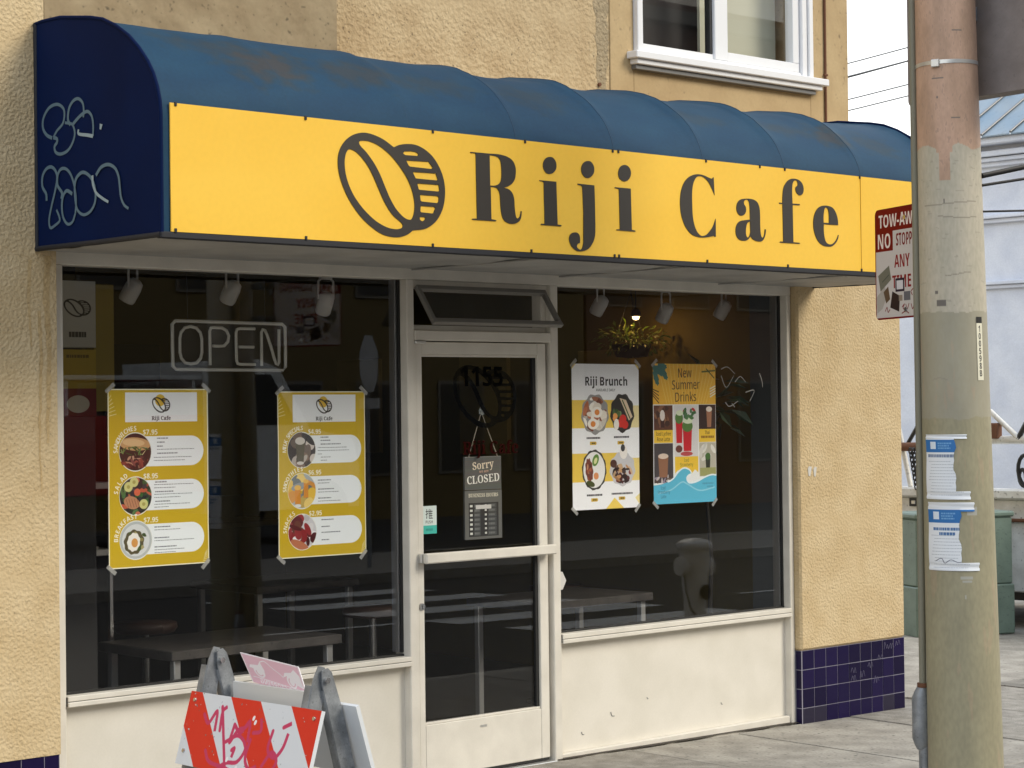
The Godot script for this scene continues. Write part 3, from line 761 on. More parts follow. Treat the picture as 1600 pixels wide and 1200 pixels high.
func menu(names: Array, prices: Array, dishes: Array) -> Image:
	var im := paper(416, 624, c8(246, 244, 214))
	ink(im, box2(4, 4, 408, 616), c8(208, 176, 30))
	ink(im, box2(70, 12, 300, 104), c8(244, 248, 250))
	ink(im, oval(214, 40, 21, 21), c8(222, 186, 60))
	mark(im, Vector2(218, 56), 76, c8(34, 26, 24))
	write(im, "Riji Cafe", Vector2(218, 103), 19, c8(30, 28, 30), "Droid Serif", 700)
	for k in 6:
		line(im, Vector2(5, 34 + k * 12), Vector2(5 + 8 + k * 4.5, 22 + k * 13), 2.6, c8(236, 226, 170))
		line(im, Vector2(410, 574 + k * 8), Vector2(398 - k * 1.5, 590 + k * 5), 2.4, c8(236, 226, 170))
	for i in 3:
		var cy: float = [218.0, 372.0, 526.0][i]
		ink(im, pill(150, cy - 52, 246, 106), c8(244, 250, 252))
		ink(im, oval(110, cy + 2, 67, 69), c8(236, 238, 230))
		dish(im, dishes[i], 110, cy + 2, 65)
		arc_text(im, names[i], Vector2(112, cy + 2), 82, PI * (0.98 if i != 1 or names[i] != "SALAD" else 1.02), PI * (1.52 if names[i].length() > 6 else 1.36), 23, c8(250, 248, 236))
		write(im, prices[i], Vector2(172, cy - 66), 25, c8(250, 248, 236), "Droid Sans", 700)
		var rows: Array = [[[0, 14, 60, 1], [14, 14, 46, 1], [28, 14, 38, 1], [40, 14, 170], [53, 14, 100, 1], [68, 0, 158], [79, 0, 130]], [[0, 4, 52, 1], [10, 0, 166], [21, 0, 90], [34, 4, 80, 1], [44, 0, 160], [55, 0, 110], [68, 4, 66, 1], [79, 0, 150], [89, 0, 60]], [[4, 0, 66, 1], [15, 0, 108], [42, 0, 62, 1], [53, 0, 166], [74, 0, 92, 1], [85, 0, 126], [95, 0, 90]]][i]
		if names[2] == "SNACKS":
			rows = [[[0, 14, 52, 1], [12, 14, 60, 1], [26, 14, 110, 1], [40, 0, 140], [51, 0, 150], [64, 0, 20], [76, 14, 62], [88, 14, 44]], [[8, 0, 62, 1], [20, 0, 54], [42, 0, 76, 1], [54, 0, 100], [76, 0, 62, 1], [88, 0, 108]], [[4, 14, 72, 1], [30, 14, 54, 1], [52, 14, 104, 1], [80, 14, 50, 1]]][i]
		small_print(im, 186, cy - 46, rows, 2.2, c8(112, 116, 122))
	return done(im)

func brunch() -> Image:
	var im := paper(408, 612, c8(248, 250, 253))
	ink(im, box2(0, 152, 330, 118), c8(238, 204, 84))
	ink(im, box2(330, 176, 78, 94), c8(240, 226, 170))
	ink(im, box2(0, 376, 300, 120), c8(238, 204, 84))
	ink(im, box2(300, 400, 108, 96), c8(240, 216, 130))
	ink(im, [PackedVector2Array([Vector2(200, 612), Vector2(252, 566), Vector2(310, 612)])], c8(244, 214, 100))
	ink(im, [PackedVector2Array([Vector2(380, 570), Vector2(408, 552), Vector2(408, 600)])], c8(246, 230, 160))
	ink(im, [PackedVector2Array([Vector2(0, 0), Vector2(24, 0), Vector2(0, 22)])], c8(240, 216, 120))
	ink(im, [PackedVector2Array([Vector2(384, 0), Vector2(408, 0), Vector2(408, 24)])], c8(240, 216, 120))
	write(im, "Riji Brunch", Vector2(208, 74), 50, c8(26, 24, 30), "Droid Sans", 700)
	write(im, "AVAILABLE DAILY", Vector2(204, 110), 15, c8(40, 38, 44), "Droid Sans", 400)
	dish(im, "plate_a", 138, 212, 82)
	dish(im, "plate_b", 304, 208, 80)
	dish(im, "plate_c", 130, 446, 74)
	dish(im, "plate_d", 302, 430, 78)
	for q in [[86, 308, 82], [252, 306, 92], [84, 548, 92], [234, 546, 130]]:
		small_print(im, q[0], q[1], [[0, 0, q[2], 1]], 5.0, c8(60, 58, 62))
	for q in [[126, 334], [294, 334], [130, 572], [298, 570]]:
		ink(im, pill(q[0] - 20, q[1] - 7, 40, 14), c8(214, 178, 60))
		small_print(im, q[0] - 10, q[1] - 3, [[0, 0, 22, 1]], 3.6, c8(70, 60, 30))
	return done(im)

func summer() -> Image:
	var W := c8(238, 240, 240)
	var im := paper(412, 612, W)
	ink(im, box2(0, 0, 412, 178), c8(240, 186, 60))
	for k in 16:
		line(im, Vector2(30 + k * 26, 0), Vector2(90 + k * 17, 178), 5, c8(246, 206, 96))
	# leaves in the corners
	for q in [[34, 30, 0.5, 70], [70, 40, 0.9, 60], [20, 60, 1.2, 60], [60, 12, 0.1, 50]]:
		ink(im, oval(q[0], q[1], q[3] * 0.62, 15, q[2], 0.1), c8(54, 116, 110))
	for k in 4:
		line(im, Vector2(0, 112 + k * 9), Vector2(38, 124 + k * 16), 5, c8(84, 66, 30))
		line(im, Vector2(412, 96 + k * 11), Vector2(374, 110 + k * 12), 5, c8(236, 240, 226))
	line(im, Vector2(320, 34), Vector2(410, 28), 7, c8(96, 100, 40))
	line(im, Vector2(350, 20), Vector2(404, 62), 5, c8(60, 84, 44))
	var B := c8(74, 46, 22)
	write(im, "New", Vector2(206, 40), 56, B, "Droid Sans", 400, -0.02, 0.82)
	write(im, "Summer", Vector2(214, 92), 56, B, "Droid Sans", 400, -0.02, 0.86)
	write(im, "Drinks", Vector2(212, 146), 56, B, "Droid Sans", 400, -0.02, 0.9)
	# photographs of drinks
	var pics := [[4, 182, 122, 108, c8(96, 56, 40)], [4, 348, 122, 172, c8(70, 66, 70)], [298, 180, 112, 108, c8(58, 38, 32)], [300, 348, 110, 150, c8(190, 186, 170)], [136, 182, 156, 226, c8(222, 220, 220)]]
	for p in pics:
		ink(im, box2(p[0], p[1], p[2], p[3]), p[4])
	blobs(im, Rect2(4, 480, 122, 50), [c8(150, 140, 160), c8(220, 210, 210), c8(90, 70, 60)], 16, 0.08, 0.2, 61)
	blobs(im, Rect2(4, 182, 118, 100), [c8(120, 74, 50), c8(70, 40, 30), c8(150, 104, 70)], 18, 0.08, 0.22, 62)
	blobs(im, Rect2(300, 350, 108, 90), [c8(206, 206, 200), c8(230, 228, 220)], 10, 0.12, 0.28, 63)
	ink(im, box2(46, 214, 26, 66), c8(60, 28, 26))
	ink(im, oval(59, 226, 16, 24), c8(230, 222, 216))
	ink(im, [PackedVector2Array([Vector2(30, 404), Vector2(96, 404), Vector2(88, 496), Vector2(38, 496)])], c8(150, 106, 80))
	ink(im, oval(63, 404, 33, 12), c8(226, 206, 190))
	ink(im, [PackedVector2Array([Vector2(348, 196), Vector2(386, 196), Vector2(380, 280), Vector2(354, 280)])], c8(170, 120, 90))
	ink(im, oval(367, 200, 20, 12), c8(236, 226, 214))
	ink(im, [PackedVector2Array([Vector2(340, 410), Vector2(374, 410), Vector2(368, 486), Vector2(346, 486)])], c8(44, 48, 36))
	ink(im, oval(357, 410, 18, 16), c8(70, 106, 48))
	ink(im, box2(304, 460, 106, 36), c8(160, 162, 104))
	for q in [[168, 282, 46], [222, 318, 62]]:
		ink(im, [PackedVector2Array([Vector2(q[0] - q[2] * 0.5, q[1] - 50), Vector2(q[0] + q[2] * 0.5, q[1] - 50), Vector2(q[0] + q[2] * 0.4, q[1] + 66), Vector2(q[0] - q[2] * 0.4, q[1] + 66)])], c8(206, 32, 44))
		ink(im, oval(q[0], q[1] - 44, q[2] * 0.56, 26), c8(90, 130, 62))
		ink(im, oval(q[0] + 4, q[1] - 66, q[2] * 0.5, 12), c8(226, 236, 206))
	blobs(im, Rect2(190, 188, 90, 60), [c8(50, 100, 50), c8(206, 36, 44), c8(70, 120, 60)], 12, 0.1, 0.24, 66)
	ink(im, oval(216, 396, 40, 10), c8(190, 80, 80))
	ink(im, oval(166, 374, 22, 16), c8(110, 60, 50))
	# captions
	var Y := c8(240, 200, 60)
	ink(im, box2(4, 290, 122, 56), Y)
	ink(im, box2(298, 288, 112, 58), Y)
	ink(im, [PackedVector2Array([Vector2(138, 408), Vector2(292, 408), Vector2(292, 480), Vector2(270, 466), Vector2(246, 486), Vector2(216, 468), Vector2(184, 486), Vector2(158, 466), Vector2(138, 482)])], Y)
	write(im, "Iced Lychee", Vector2(65, 306), 23, B, "Droid Sans", 400, 0, 0.8)
	write(im, "Rose Latte", Vector2(65, 330), 23, B, "Droid Sans", 400, 0, 0.8)
	write(im, "Thai", Vector2(354, 304), 22, B, "Droid Sans", 400, 0, 0.8)
	small_print(im, 312, 318, [[0, 0, 86, 1]], 7.0, c8(150, 110, 40))
	write(im, "Iced", Vector2(214, 424), 22, c8(120, 120, 60), "Droid Sans", 400, 0, 0.8)
	write(im, "Strawberry", Vector2(214, 444), 22, c8(120, 120, 60), "Droid Sans", 400, 0, 0.8)
	# the wave
	var wave := PackedVector2Array()
	for q in [Vector2(0, 530), Vector2(60, 524), Vector2(120, 506), Vector2(160, 474), Vector2(196, 458), Vector2(232, 466), Vector2(246, 484), Vector2(228, 490), Vector2(214, 504), Vector2(230, 524), Vector2(280, 520), Vector2(340, 500), Vector2(380, 492), Vector2(412, 494)]:
		wave.append(q)
	wave = spline(wave, 4)
	var body := wave.duplicate()
	body.append(Vector2(412, 612))
	body.append(Vector2(0, 612))
	ink(im, [body], c8(92, 188, 218))
	for i in range(6, wave.size() - 1):
		line(im, wave[i], wave[i + 1], 7, c8(236, 246, 250))
	curve(im, [Vector2(30, 566), Vector2(110, 552), Vector2(180, 520), Vector2(220, 530), Vector2(300, 560), Vector2(400, 548)], 6, c8(150, 214, 234))
	write(im, "Iced", Vector2(60, 542), 20, c8(50, 110, 140), "Droid Sans", 400, 0, 0.8)
	write(im, "Strawberry", Vector2(64, 560), 20, c8(50, 110, 140), "Droid Sans", 400, 0, 0.8)
	write(im, "Latte", Vector2(62, 580), 20, c8(50, 110, 140), "Droid Sans", 400, 0, 0.8)
	small_print(im, 318, 526, [[0, 0, 76, 1], [14, 30, 70, 1]], 5.0, c8(80, 160, 190))
	return done(im)

func poster(called: String, label: String, im: Image, at: Vector3, w: float, h: float, tilt: float, tapes: Array) -> void:
	var p := thing(called, label, "poster", at, 0.0, "")
	p.rotation.z = tilt
	var st := new_st()
	var n := FastNoiseLite.new()
	n.seed = called.length() + int(at.x * 10)
	n.frequency = 2.2
	var f := func(u: float, v: float) -> Vector3:
		return Vector3(u * w, v * h, 0.0012 + 0.0022 * n.get_noise_2d(u * 0.7, v))
	grid(st, 10, 14, f)
	part("sheet", st, print_mat("print_%d" % int(at.x * 100), im, 0.35), p)
	for t in tapes:
		var q := box_st(Vector3(-0.028, -0.009, 0), Vector3(0.028, 0.009, 0.0006), 0.0)
		var o := part("tape", q, M.tape, p)
		o.position = Vector3(t[0] * w, t[1] * h, 0.0045)
		o.rotation.z = t[2]

func window_posters() -> void:
	var corners := [[0.02, 1.005, 0.7], [0.98, 1.005, -0.7], [0.02, -0.004, -0.7], [0.96, -0.004, 0.8]]
	poster("menu_poster", "mustard yellow menu poster with sandwich, salad and egg pictures, under the neon sign", menu(["SANDWICHES", "SALAD", "BREAKFAST"], ["$7.95", "$8.95", "$7.95"], ["sandwich", "salad", "egg"]), Vector3(-1.639, 0.998, -0.0685), 0.521, 0.778, -0.002, corners)
	poster("menu_poster", "mustard yellow menu poster with drink and snack pictures, beside the door", menu(["MILK SPECIALS", "SMOOTHIES", "SNACKS"], ["$4.95", "$6.95", "$2.95"], ["milk", "smoothie", "snack"]), Vector3(-0.73, 0.990, -0.0685), 0.518, 0.772, -0.002, corners)
	poster("brunch_poster", "white brunch poster with four round dish pictures and yellow bands", brunch(), Vector3(1.18, 1.133, -0.0685), 0.508, 0.768, -0.004, corners)
	poster("drinks_poster", "orange and blue summer drinks poster taped to the shop window", summer(), Vector3(1.80, 1.140, -0.0685), 0.512, 0.765, -0.004, corners)

func door_signs() -> void:
	# the hanging board
	var b := thing("closed_sign", "dark wooden closed sign with opening hours hanging inside the door glass", "sign", Vector3(0.408, 1.02, -0.062))
	var im := paper(256, 172, c8(88, 88, 84))
	for k in 26:
		line(im, Vector2(0, 4 + k * 6.6), Vector2(256, 4 + k * 6.6 + rng.randf_range(-3, 3)), rng.randf_range(0.6, 2.0), c8(76 + rng.randi() % 26, 76 + rng.randi() % 24, 72 + rng.randi() % 22))
	ink(im, box2(0, 0, 256, 4), c8(120, 120, 116))
	write(im, "Sorry", Vector2(128, 44), 56, c8(232, 216, 190), "Droid Serif", 700, -0.08, 0.95)
	write(im, "we are", Vector2(134, 76), 20, c8(214, 168, 140), "Droid Serif", 700, -0.06)
	write(im, "CLOSED", Vector2(128, 116), 58, c8(238, 236, 226), "Droid Serif", 700, -0.06, 0.98)
	part("board", board(0.246, 0.166, 0.012), print_mat("closed_print", done(im), 0.6), b).position = Vector3(0.002, 0.246, 0)
	im = paper(256, 260, c8(96, 96, 92))
	write(im, "BUSINESS HOURS", Vector2(128, 26), 27, c8(226, 220, 196), "Droid Serif", 700, 0, 0.86)
	ink(im, box2(26, 66, 206, 180), c8(28, 28, 28))
	for k in 7:
		var y := 72.0 + k * 24.5
		ink(im, box2(34, y + 4, 18, 12), c8(214, 214, 206))
		ink(im, box2(62, y, 44, 22), c8(70, 72, 72))
		small_print(im, 66, y + 5, [[0, 0, 34, 1]], 7.0, c8(112, 114, 112))
		ink(im, box2(136, y + 4, 14, 11), c8(206, 206, 200))
		ink(im, box2(158, y, 60, 22), c8(66, 68, 68))
		small_print(im, 166, y + 5, [[0, 0, 40, 1]], 7.0, c8(108, 110, 108))
	part("hours_board", board(0.25, 0.243, 0.012), print_mat("hours_print", done(im), 0.6), b)
	part("paper_slip", box_st(Vector3(0.072, 0.150, 0.0125), Vector3(0.176, 0.170, 0.0135), 0.0), M.white_plastic, b)
	var st := new_st()
	tube(st, [Vector3(0.028, 0.41, 0.012), Vector3(0.117, 0.635, 0.012), Vector3(0.222, 0.412, 0.012)], [0.0028], 6)
	part("cord", st, mat("cord", lin(0.42, 0.36, 0.27), 0.8), b)
	for x in [0.03, 0.22]:
		st = new_st()
		tube(st, [Vector3(x, 0.240, 0.006), Vector3(x, 0.250, 0.006)], [0.0022], 6)
		part("link", st, M.chrome, b)
	st = new_st()
	tube(st, [Vector3(0.117, 0.640, 0.018), Vector3(0.117, 0.640, 0.008), Vector3(0.117, 0.640, 0.0)], [0.021, 0.012, 0.009], 16)
	var hk := mat("suction_cup", Color(0.8, 0.85, 0.85, 0.25), 0.1)
	hk.transparency = BaseMaterial3D.TRANSPARENCY_ALPHA
	part("suction_cup", st, hk, b)
	st = new_st()
	tube(st, [Vector3(0.117, 0.638, -0.001), Vector3(0.117, 0.625, -0.004), Vector3(0.117, 0.620, 0.004), Vector3(0.117, 0.626, 0.010)], [0.0025], 6)
	part("hook", st, M.chrome, b)
	# push sticker
	im = paper(128, 180, c8(214, 226, 222))
	ink(im, box2(0, 126, 128, 54), c8(70, 186, 172))
	var K := c8(40, 42, 42)
	for l in [[44, 20, 44, 80], [34, 36, 56, 36], [34, 56, 56, 48], [44, 80, 38, 76], [66, 20, 60, 40], [64, 34, 64, 82], [64, 36, 94, 36], [64, 50, 92, 50], [64, 64, 92, 64], [64, 80, 96, 80], [78, 24, 80, 80]]:
		line(im, Vector2(l[0], l[1]), Vector2(l[2], l[3]), 5, K)
	write(im, "PUSH", Vector2(64, 104), 26, K, "Droid Sans", 400)
	small_print(im, 34, 146, [[0, 0, 60, 1]], 10, c8(52, 150, 140))
	var s := part(numbered("push_sticker"), sheet(0.096, 0.136), print_mat("push_print", done(im), 0.4), self)
	s.position = Vector3(0.112, 1.064, -0.0365)
	s.set_meta("label", "small white and teal push sticker at the edge of the door glass")
	s.set_meta("category", "sticker")
	# house number and mark in dark film on the door glass
	var film := mat("door_film", lin(0.004, 0.004, 0.004), 1.0)
	film.metallic_specular = 0.0
	var n := thing("door_lettering", "dark house number 1155 and bean mark on the upper door glass", "lettering", Vector3(0.0, 0.0, -0.0362))
	st = new_st()
	for q in [[0.345, "1"], [0.535, "1"], [0.625, "5"], [0.705, "5"]]:
		pass
	var t := TextMesh.new()
	t.text = "1155"
	t.font = font_of("Droid Sans", 700)
	t.font_size = 48
	t.pixel_size = 0.135 / 48.0
	t.depth = 0.001
	var o := MeshInstance3D.new()
	o.name = "house_number"
	o.mesh = t
	o.material_override = film
	o.position = Vector3(0.52, 1.83, 0.0005)
	n.add_child(o)
	st = new_st()
	var cs := []
	for q in glyph("logo"):
		var r := PackedVector2Array()
		for p in q:
			r.append(Vector2(0.545, 1.735) + (p - Vector2(-0.895, 2.613)) * 0.74)
		cs.append(r)
	plate(st, cs, -0.0065, -0.0060)
	part("bean_mark", st, film, n)
	t = TextMesh.new()
	t.text = "Riji Cafe"
	t.font = font_of("Droid Serif", 700)
	t.font_size = 48
	t.pixel_size = 0.09 / 48.0
	t.depth = 0.001
	o = MeshInstance3D.new()
	o.name = "shop_name"
	o.mesh = t
	o.material_override = mat("red_film", lin(0.03, 0.005, 0.004), 1.0)
	M.red_film.metallic_specular = 0.0
	o.position = Vector3(0.575, 1.475, 0.0005)
	n.add_child(o)

func board(w: float, h: float, t: float, e := Vector2(0.01, 0.01)) -> SurfaceTool:
	var st := new_st()
	quad(st, Vector3(0, 0, t), Vector3(w, 0, t), Vector3(w, h, t), Vector3(0, h, t))
	quad(st, Vector3(w, 0, 0), Vector3(0, 0, 0), Vector3(0, h, 0), Vector3(w, h, 0), e, e, e, e)
	quad(st, Vector3(0, 0, 0), Vector3(w, 0, 0), Vector3(w, 0, t), Vector3(0, 0, t), e, e, e, e)
	quad(st, Vector3(0, h, t), Vector3(w, h, t), Vector3(w, h, 0), Vector3(0, h, 0), e, e, e, e)
	quad(st, Vector3(0, 0, 0), Vector3(0, 0, t), Vector3(0, h, t), Vector3(0, h, 0), e, e, e, e)
	quad(st, Vector3(w, 0, t), Vector3(w, 0, 0), Vector3(w, h, 0), Vector3(w, h, t), e, e, e, e)
	return st

func neon_sign() -> void:
	# unlit glass tubes: a rounded frame and four letters, 0.63 m wide
	var s := thing("open_sign", "unlit white neon tube sign reading OPEN hanging in the window", "sign", Vector3(-1.262, 1.86, -0.13))
	var tubes := mat("neon_glass", lin(0.46, 0.46, 0.42), 0.3)
	var k := 0.0004
	# drawn on a 1600 x 720 board: x 120..1435, y 160..740
	var at := func(x: float, y: float) -> Vector3: return Vector3((x - 120.0) / 1315.0 * 0.63, (740.0 - y) / 580.0 * 0.222, 0.0)
	var frame := [[160, 165], [800, 170], [1395, 175], [1432, 210], [1435, 450], [1432, 700], [1400, 738], [800, 735], [165, 732], [128, 695], [125, 450], [125, 205], [160, 165]]
	var letters := [
		["letter", [[330, 228], [395, 245], [440, 300], [455, 370], [455, 530], [440, 600], [395, 655], [330, 668], [265, 655], [222, 600], [208, 530], [208, 370], [222, 300], [265, 245], [330, 228]]],
		["letter", [[548, 680], [548, 460], [546, 280], [560, 240], [600, 236], [690, 238], [740, 270], [765, 330], [755, 400], [710, 450], [650, 455], [580, 453]]],
		["letter", [[1070, 240], [900, 240], [862, 250], [850, 290], [850, 470], [852, 620], [865, 660], [900, 668], [1070, 668]]],
		["letter", [[880, 460], [960, 460], [1055, 460]]],
		["letter", [[1148, 685], [1148, 460], [1148, 280], [1165, 245], [1190, 255], [1215, 310], [1260, 450], [1300, 600], [1322, 660], [1340, 672], [1355, 640], [1358, 460], [1358, 240]]],
	]
	var st := new_st()
	tube(st, frame.map(func(p): return at.call(p[0], p[1])), [0.0078], 10)
	part("tube_frame", st, tubes, s)
	for l in letters:
		st = new_st()
		tube(st, l[1].map(func(p): return at.call(p[0], p[1])), [0.0070], 10)
		part(l[0], st, tubes, s)
	part("back_plate", box_st(Vector3(0.012, 0.012, -0.022), Vector3(0.618, 0.21, -0.016), 0.002), M.gasket, s)
	for x in [0.1, 0.53]:
		st = new_st()
		tube(st, [Vector3(x, 0.2, -0.02), Vector3(x, 0.56, -0.03)], [0.0015], 5)
		part("wire", st, M.black_steel, s)

# ---------------------------------------------------------------- in the room
func spot(at: Vector3, turn: float, label: String) -> void:
	var s := thing("track_light", label, "lamp", at, turn, "track lights along the shop windows")
	part("adapter", box_st(Vector3(-0.03, 0.10, -0.018), Vector3(0.03, 0.13, 0.018), 0.003), M.white_plastic, s)
	var st := new_st()
	for x in [-0.042, 0.042]:
		tube(st, [Vector3(x * 0.6, 0.105, 0), Vector3(x, 0.09, 0), Vector3(x, 0.0, 0)], [0.006], 6)
	part("yoke", st, M.white_plastic, s)
	st = new_st()
	xf = Transform3D(Basis(Vector3.RIGHT, 0.55), Vector3(0, -0.005, 0))
	lathe(st, [Vector2(0.0, -0.075), Vector2(0.036, -0.072), Vector2(0.040, -0.06), Vector2(0.041, 0.0), Vector2(0.036, 0.03), Vector2(0.02, 0.042), Vector2(0.0, 0.044)], 16)
	part("head", st, M.white_plastic, s)

func stool(at: Vector3, label: String) -> void:
	var s := thing("bar_stool", label, "stool", at, 0.0, "bar stools in the cafe")
	var st := new_st()
	lathe(st, [Vector2(0.0, 0.0), Vector2(0.19, 0.004), Vector2(0.19, 0.014), Vector2(0.03, 0.03)], 20)
	part("base", st, M.chrome, s)
	st = new_st()
	tube(st, [Vector3(0, 0.02, 0), Vector3(0, 0.66, 0)], [0.022], 10)
	part("post", st, M.chrome, s)
	st = new_st()
	lathe(st, [Vector2(0.0, 0.65), Vector2(0.15, 0.655), Vector2(0.165, 0.68), Vector2(0.16, 0.705), Vector2(0.0, 0.71)], 20)
	part("seat", st, mat("seat_wood", lin(0.05, 0.022, 0.012), 0.5), s)
	st = new_st()
	var ring := []
	for k in 17:
		ring.append(Vector3(cos(TAU * k / 16.0) * 0.12, 0.26, sin(TAU * k / 16.0) * 0.12))
	tube(st, ring, [0.008], 6)
	part("footrest", st, M.chrome, s)

func table(called: String, label: String, at: Vector3, w: float, d: float, h: float) -> void:
	var t := thing(called, label, "table", at, 0.0, "cafe tables behind the glass")
	part("tabletop", box_st(Vector3(0, h - 0.045, -d), Vector3(w, h, 0), 0.004), M.wood_table, t)
	for x in [0.05, w - 0.05]:
		for z in [-0.05, -d + 0.05]:
			part("leg", box_st(Vector3(x - 0.018, 0, z - 0.018), Vector3(x + 0.018, h - 0.0455, z + 0.018), 0.003), M.aluminium, t)

func room_things() -> void:
	spot(Vector3(-1.19, 2.255, -0.55), 0.5, "white track light nearest the stucco wall, above the sandwich menu")
	spot(Vector3(-0.63, 2.265, -0.55), 0.2, "white track light above the neon sign")
	spot(Vector3(-0.06, 2.225, -0.55), -0.2, "white track light just beside the door mullion, in the wide window")
	spot(Vector3(1.90, 2.262, -0.55), 0.3, "white track light above the brunch poster")
	spot(Vector3(2.44, 2.232, -0.55), 0.1, "white track light above the drinks poster")
	spot(Vector3(2.95, 2.262, -0.55), 0.4, "white track light near the corner pillar")
	var rail := box_st(Vector3(-1.7, 2.388, -0.57), Vector3(3.3, 2.4195, -0.53), 0.002)
	single("light_track", rail, M.white_plastic, "white ceiling track carrying the spotlights behind the windows", "track")
	table("cafe_table", "low dark table with square metal legs behind the wide window", Vector3(-1.19, -0.11, -0.26), 0.98, 0.62, 0.70)
	table("cafe_table", "dark table behind the window beside the corner pillar", Vector3(1.35, -0.11, -0.5), 0.9, 0.6, 0.72)
	table("cafe_table", "dark table deeper in the room behind the door", Vector3(1.0, -0.11, -2.6), 0.8, 0.7, 0.72)
	stool(Vector3(-1.35, -0.11, -1.35), "chrome stool behind the low table, under the sandwich menu")
	stool(Vector3(-0.55, -0.11, -1.45), "chrome stool behind the low table, under the drinks menu")
	stool(Vector3(0.75, -0.11, -1.2), "red seated stool seen through the lower door glass")
	stool(Vector3(2.35, -0.11, -1.4), "chrome stool behind the brunch poster window")
	# shelf unit at the near end of the room
	var s := thing("wall_shelf", "pale two tier shelf at the near end of the window", "shelf", Vector3(-1.46, -0.11, -0.95))
	for y in [1.10, 1.42]:
		part("shelf_board", box_st(Vector3(0, y, -0.5), Vector3(0.42, y + 0.03, 0), 0.003), M.white_plastic, s)
	for z in [-0.48, -0.02]:
		part("upright", box_st(Vector3(0.39, 0, z - 0.01), Vector3(0.41, 1.099, z + 0.01), 0.002), M.chrome, s)
		part("upright", box_st(Vector3(0.39, 1.131, z - 0.01), Vector3(0.41, 1.419, z + 0.01), 0.002), M.chrome, s)
	for k in 3:
		var st := new_st()
		lathe(st, [Vector2(0.0, 0.0), Vector2(0.035, 0.0), Vector2(0.04, 0.09), Vector2(0.036, 0.09), Vector2(0.03, 0.006)], 14, Vector3(-1.30 + 0.085 * k, 1.3405, -1.05))
		single("steel_cup", st, M.chrome, ["steel cup on the shelf, nearest the wall", "middle steel cup of three on the shelf", "steel cup on the shelf, nearest the menu poster"][k], "cup", "steel cups on the shelf")
	var d := thing("card_holder", "small white stand on the lower shelf board", "stand", Vector3(-1.16, 1.0205, -1.02))
	part("foot", box_st(Vector3(-0.05, 0, -0.03), Vector3(0.05, 0.012, 0.03), 0.002), M.white_plastic, d)
	part("card", box_st(Vector3(-0.035, 0.0125, -0.005), Vector3(0.035, 0.13, 0.005), 0.002), M.white_plastic, d)
	# printed carton tower in the corner
	var c := thing("display_tower", "white and yellow printed display boxes stacked behind the window edge", "display", Vector3(-1.60, 1.66, -0.62))
	var im := paper(128, 256, c8(196, 196, 186))
	mark(im, Vector2(64, 104), 96, c8(40, 38, 36))
	small_print(im, 34, 196, [[0, 0, 60, 1]], 14, c8(60, 60, 56))
	part("box", board(0.19, 0.30, 0.10), print_mat("carton_white", done(im), 0.6), c).position = Vector3(0, 0.31, 0)
	im = paper(128, 256, c8(176, 150, 40))
	small_print(im, 24, 20, [[0, 0, 80, 1]], 8, c8(110, 90, 24))
	ink(im, box2(0, 150, 128, 106), c8(120, 34, 26))
	ink(im, oval(64, 210, 40, 34), c8(200, 190, 170))
	part("box", board(0.19, 0.30, 0.10), print_mat("carton_yellow", done(im), 0.6), c)
	part("panel", box_st(Vector3(0.192, 0.02, 0.02), Vector3(0.30, 0.60, 0.08), 0.002), mat("carton_side", lin(0.30, 0.22, 0.03), 0.6), c)
	part("stand", box_st(Vector3(0.0, -1.73, 0.0), Vector3(0.19, -0.001, 0.09), 0.002), M.dark_wall, c)
	# serving counter far back
	var k := thing("counter", "dark serving counter at the back of the room", "counter", Vector3(-1.0, -0.11, -3.9))
	part("front", box_st(Vector3(0, 0, -0.5), Vector3(3.2, 1.0, 0), 0.004), M.dark_wall, k)
	part("worktop", box_st(Vector3(-0.03, 1.001, -0.53), Vector3(3.23, 1.04, 0.03), 0.004), M.wood_table, k)
	# the one lit lamp, with a plant under it
	var l := thing("pendant_lamp", "small lit warm pendant lamp above the hanging plant", "lamp", Vector3(3.19, 2.245, -1.5))
	var st := new_st()
	tube(st, [Vector3(0, 0.05, 0), Vector3(0, 0.534, 0)], [0.003], 6)
	part("cord", st, M.black_steel, l)
	st = new_st()
	lathe(st, [Vector2(0.034, 0.0), Vector2(0.03, 0.03), Vector2(0.018, 0.05), Vector2(0.0, 0.055)], 14)
	part("lamp_shade", st, M.black_steel, l)
	st = new_st()
	lathe(st, [Vector2(0.0, -0.022), Vector2(0.018, -0.016), Vector2(0.022, -0.002), Vector2(0.015, 0.012), Vector2(0.0, 0.016)], 14)
	var bulb := mat("bulb", lin(1.0, 0.8, 0.5), 0.5)
	bulb.emission_enabled = true
	bulb.emission = Color(1.0, 0.83, 0.55)
	bulb.emission_energy_multiplier = 6.0
	part("bulb", st, bulb, l)
	var om := OmniLight3D.new()
	om.name = "bulb_light"
	om.light_color = Color(1.0, 0.78, 0.45)
	om.light_energy = 0.022
	om.light_size = 0.02
	om.omni_range = 9.0
	om.omni_attenuation = 2.0
	om.shadow_enabled = true
	l.add_child(om)
	om.position = Vector3(0, -0.003, 0)
	var g := thing("hanging_plant", "trailing green plant in a basket under the lit lamp", "plant", Vector3(3.2, 1.98, -1.55))
	st = new_st()
	lathe(st, [Vector2(0.0, 0.0), Vector2(0.10, 0.01), Vector2(0.13, 0.09), Vector2(0.12, 0.09), Vector2(0.0, 0.07)], 16)
	part("basket", st, M.dark_wall, g)
	st = new_st()
	for q in 3:
		var a := TAU * q / 3.0
		tube(st, [Vector3(cos(a) * 0.125, 0.09, sin(a) * 0.125), Vector3(0, 0.42, 0)], [0.002], 5)
	tube(st, [Vector3(0, 0.42, 0), Vector3(0, 0.80, 0)], [0.002], 5)
	part("hanger", st, M.black_steel, g)
	st = new_st()
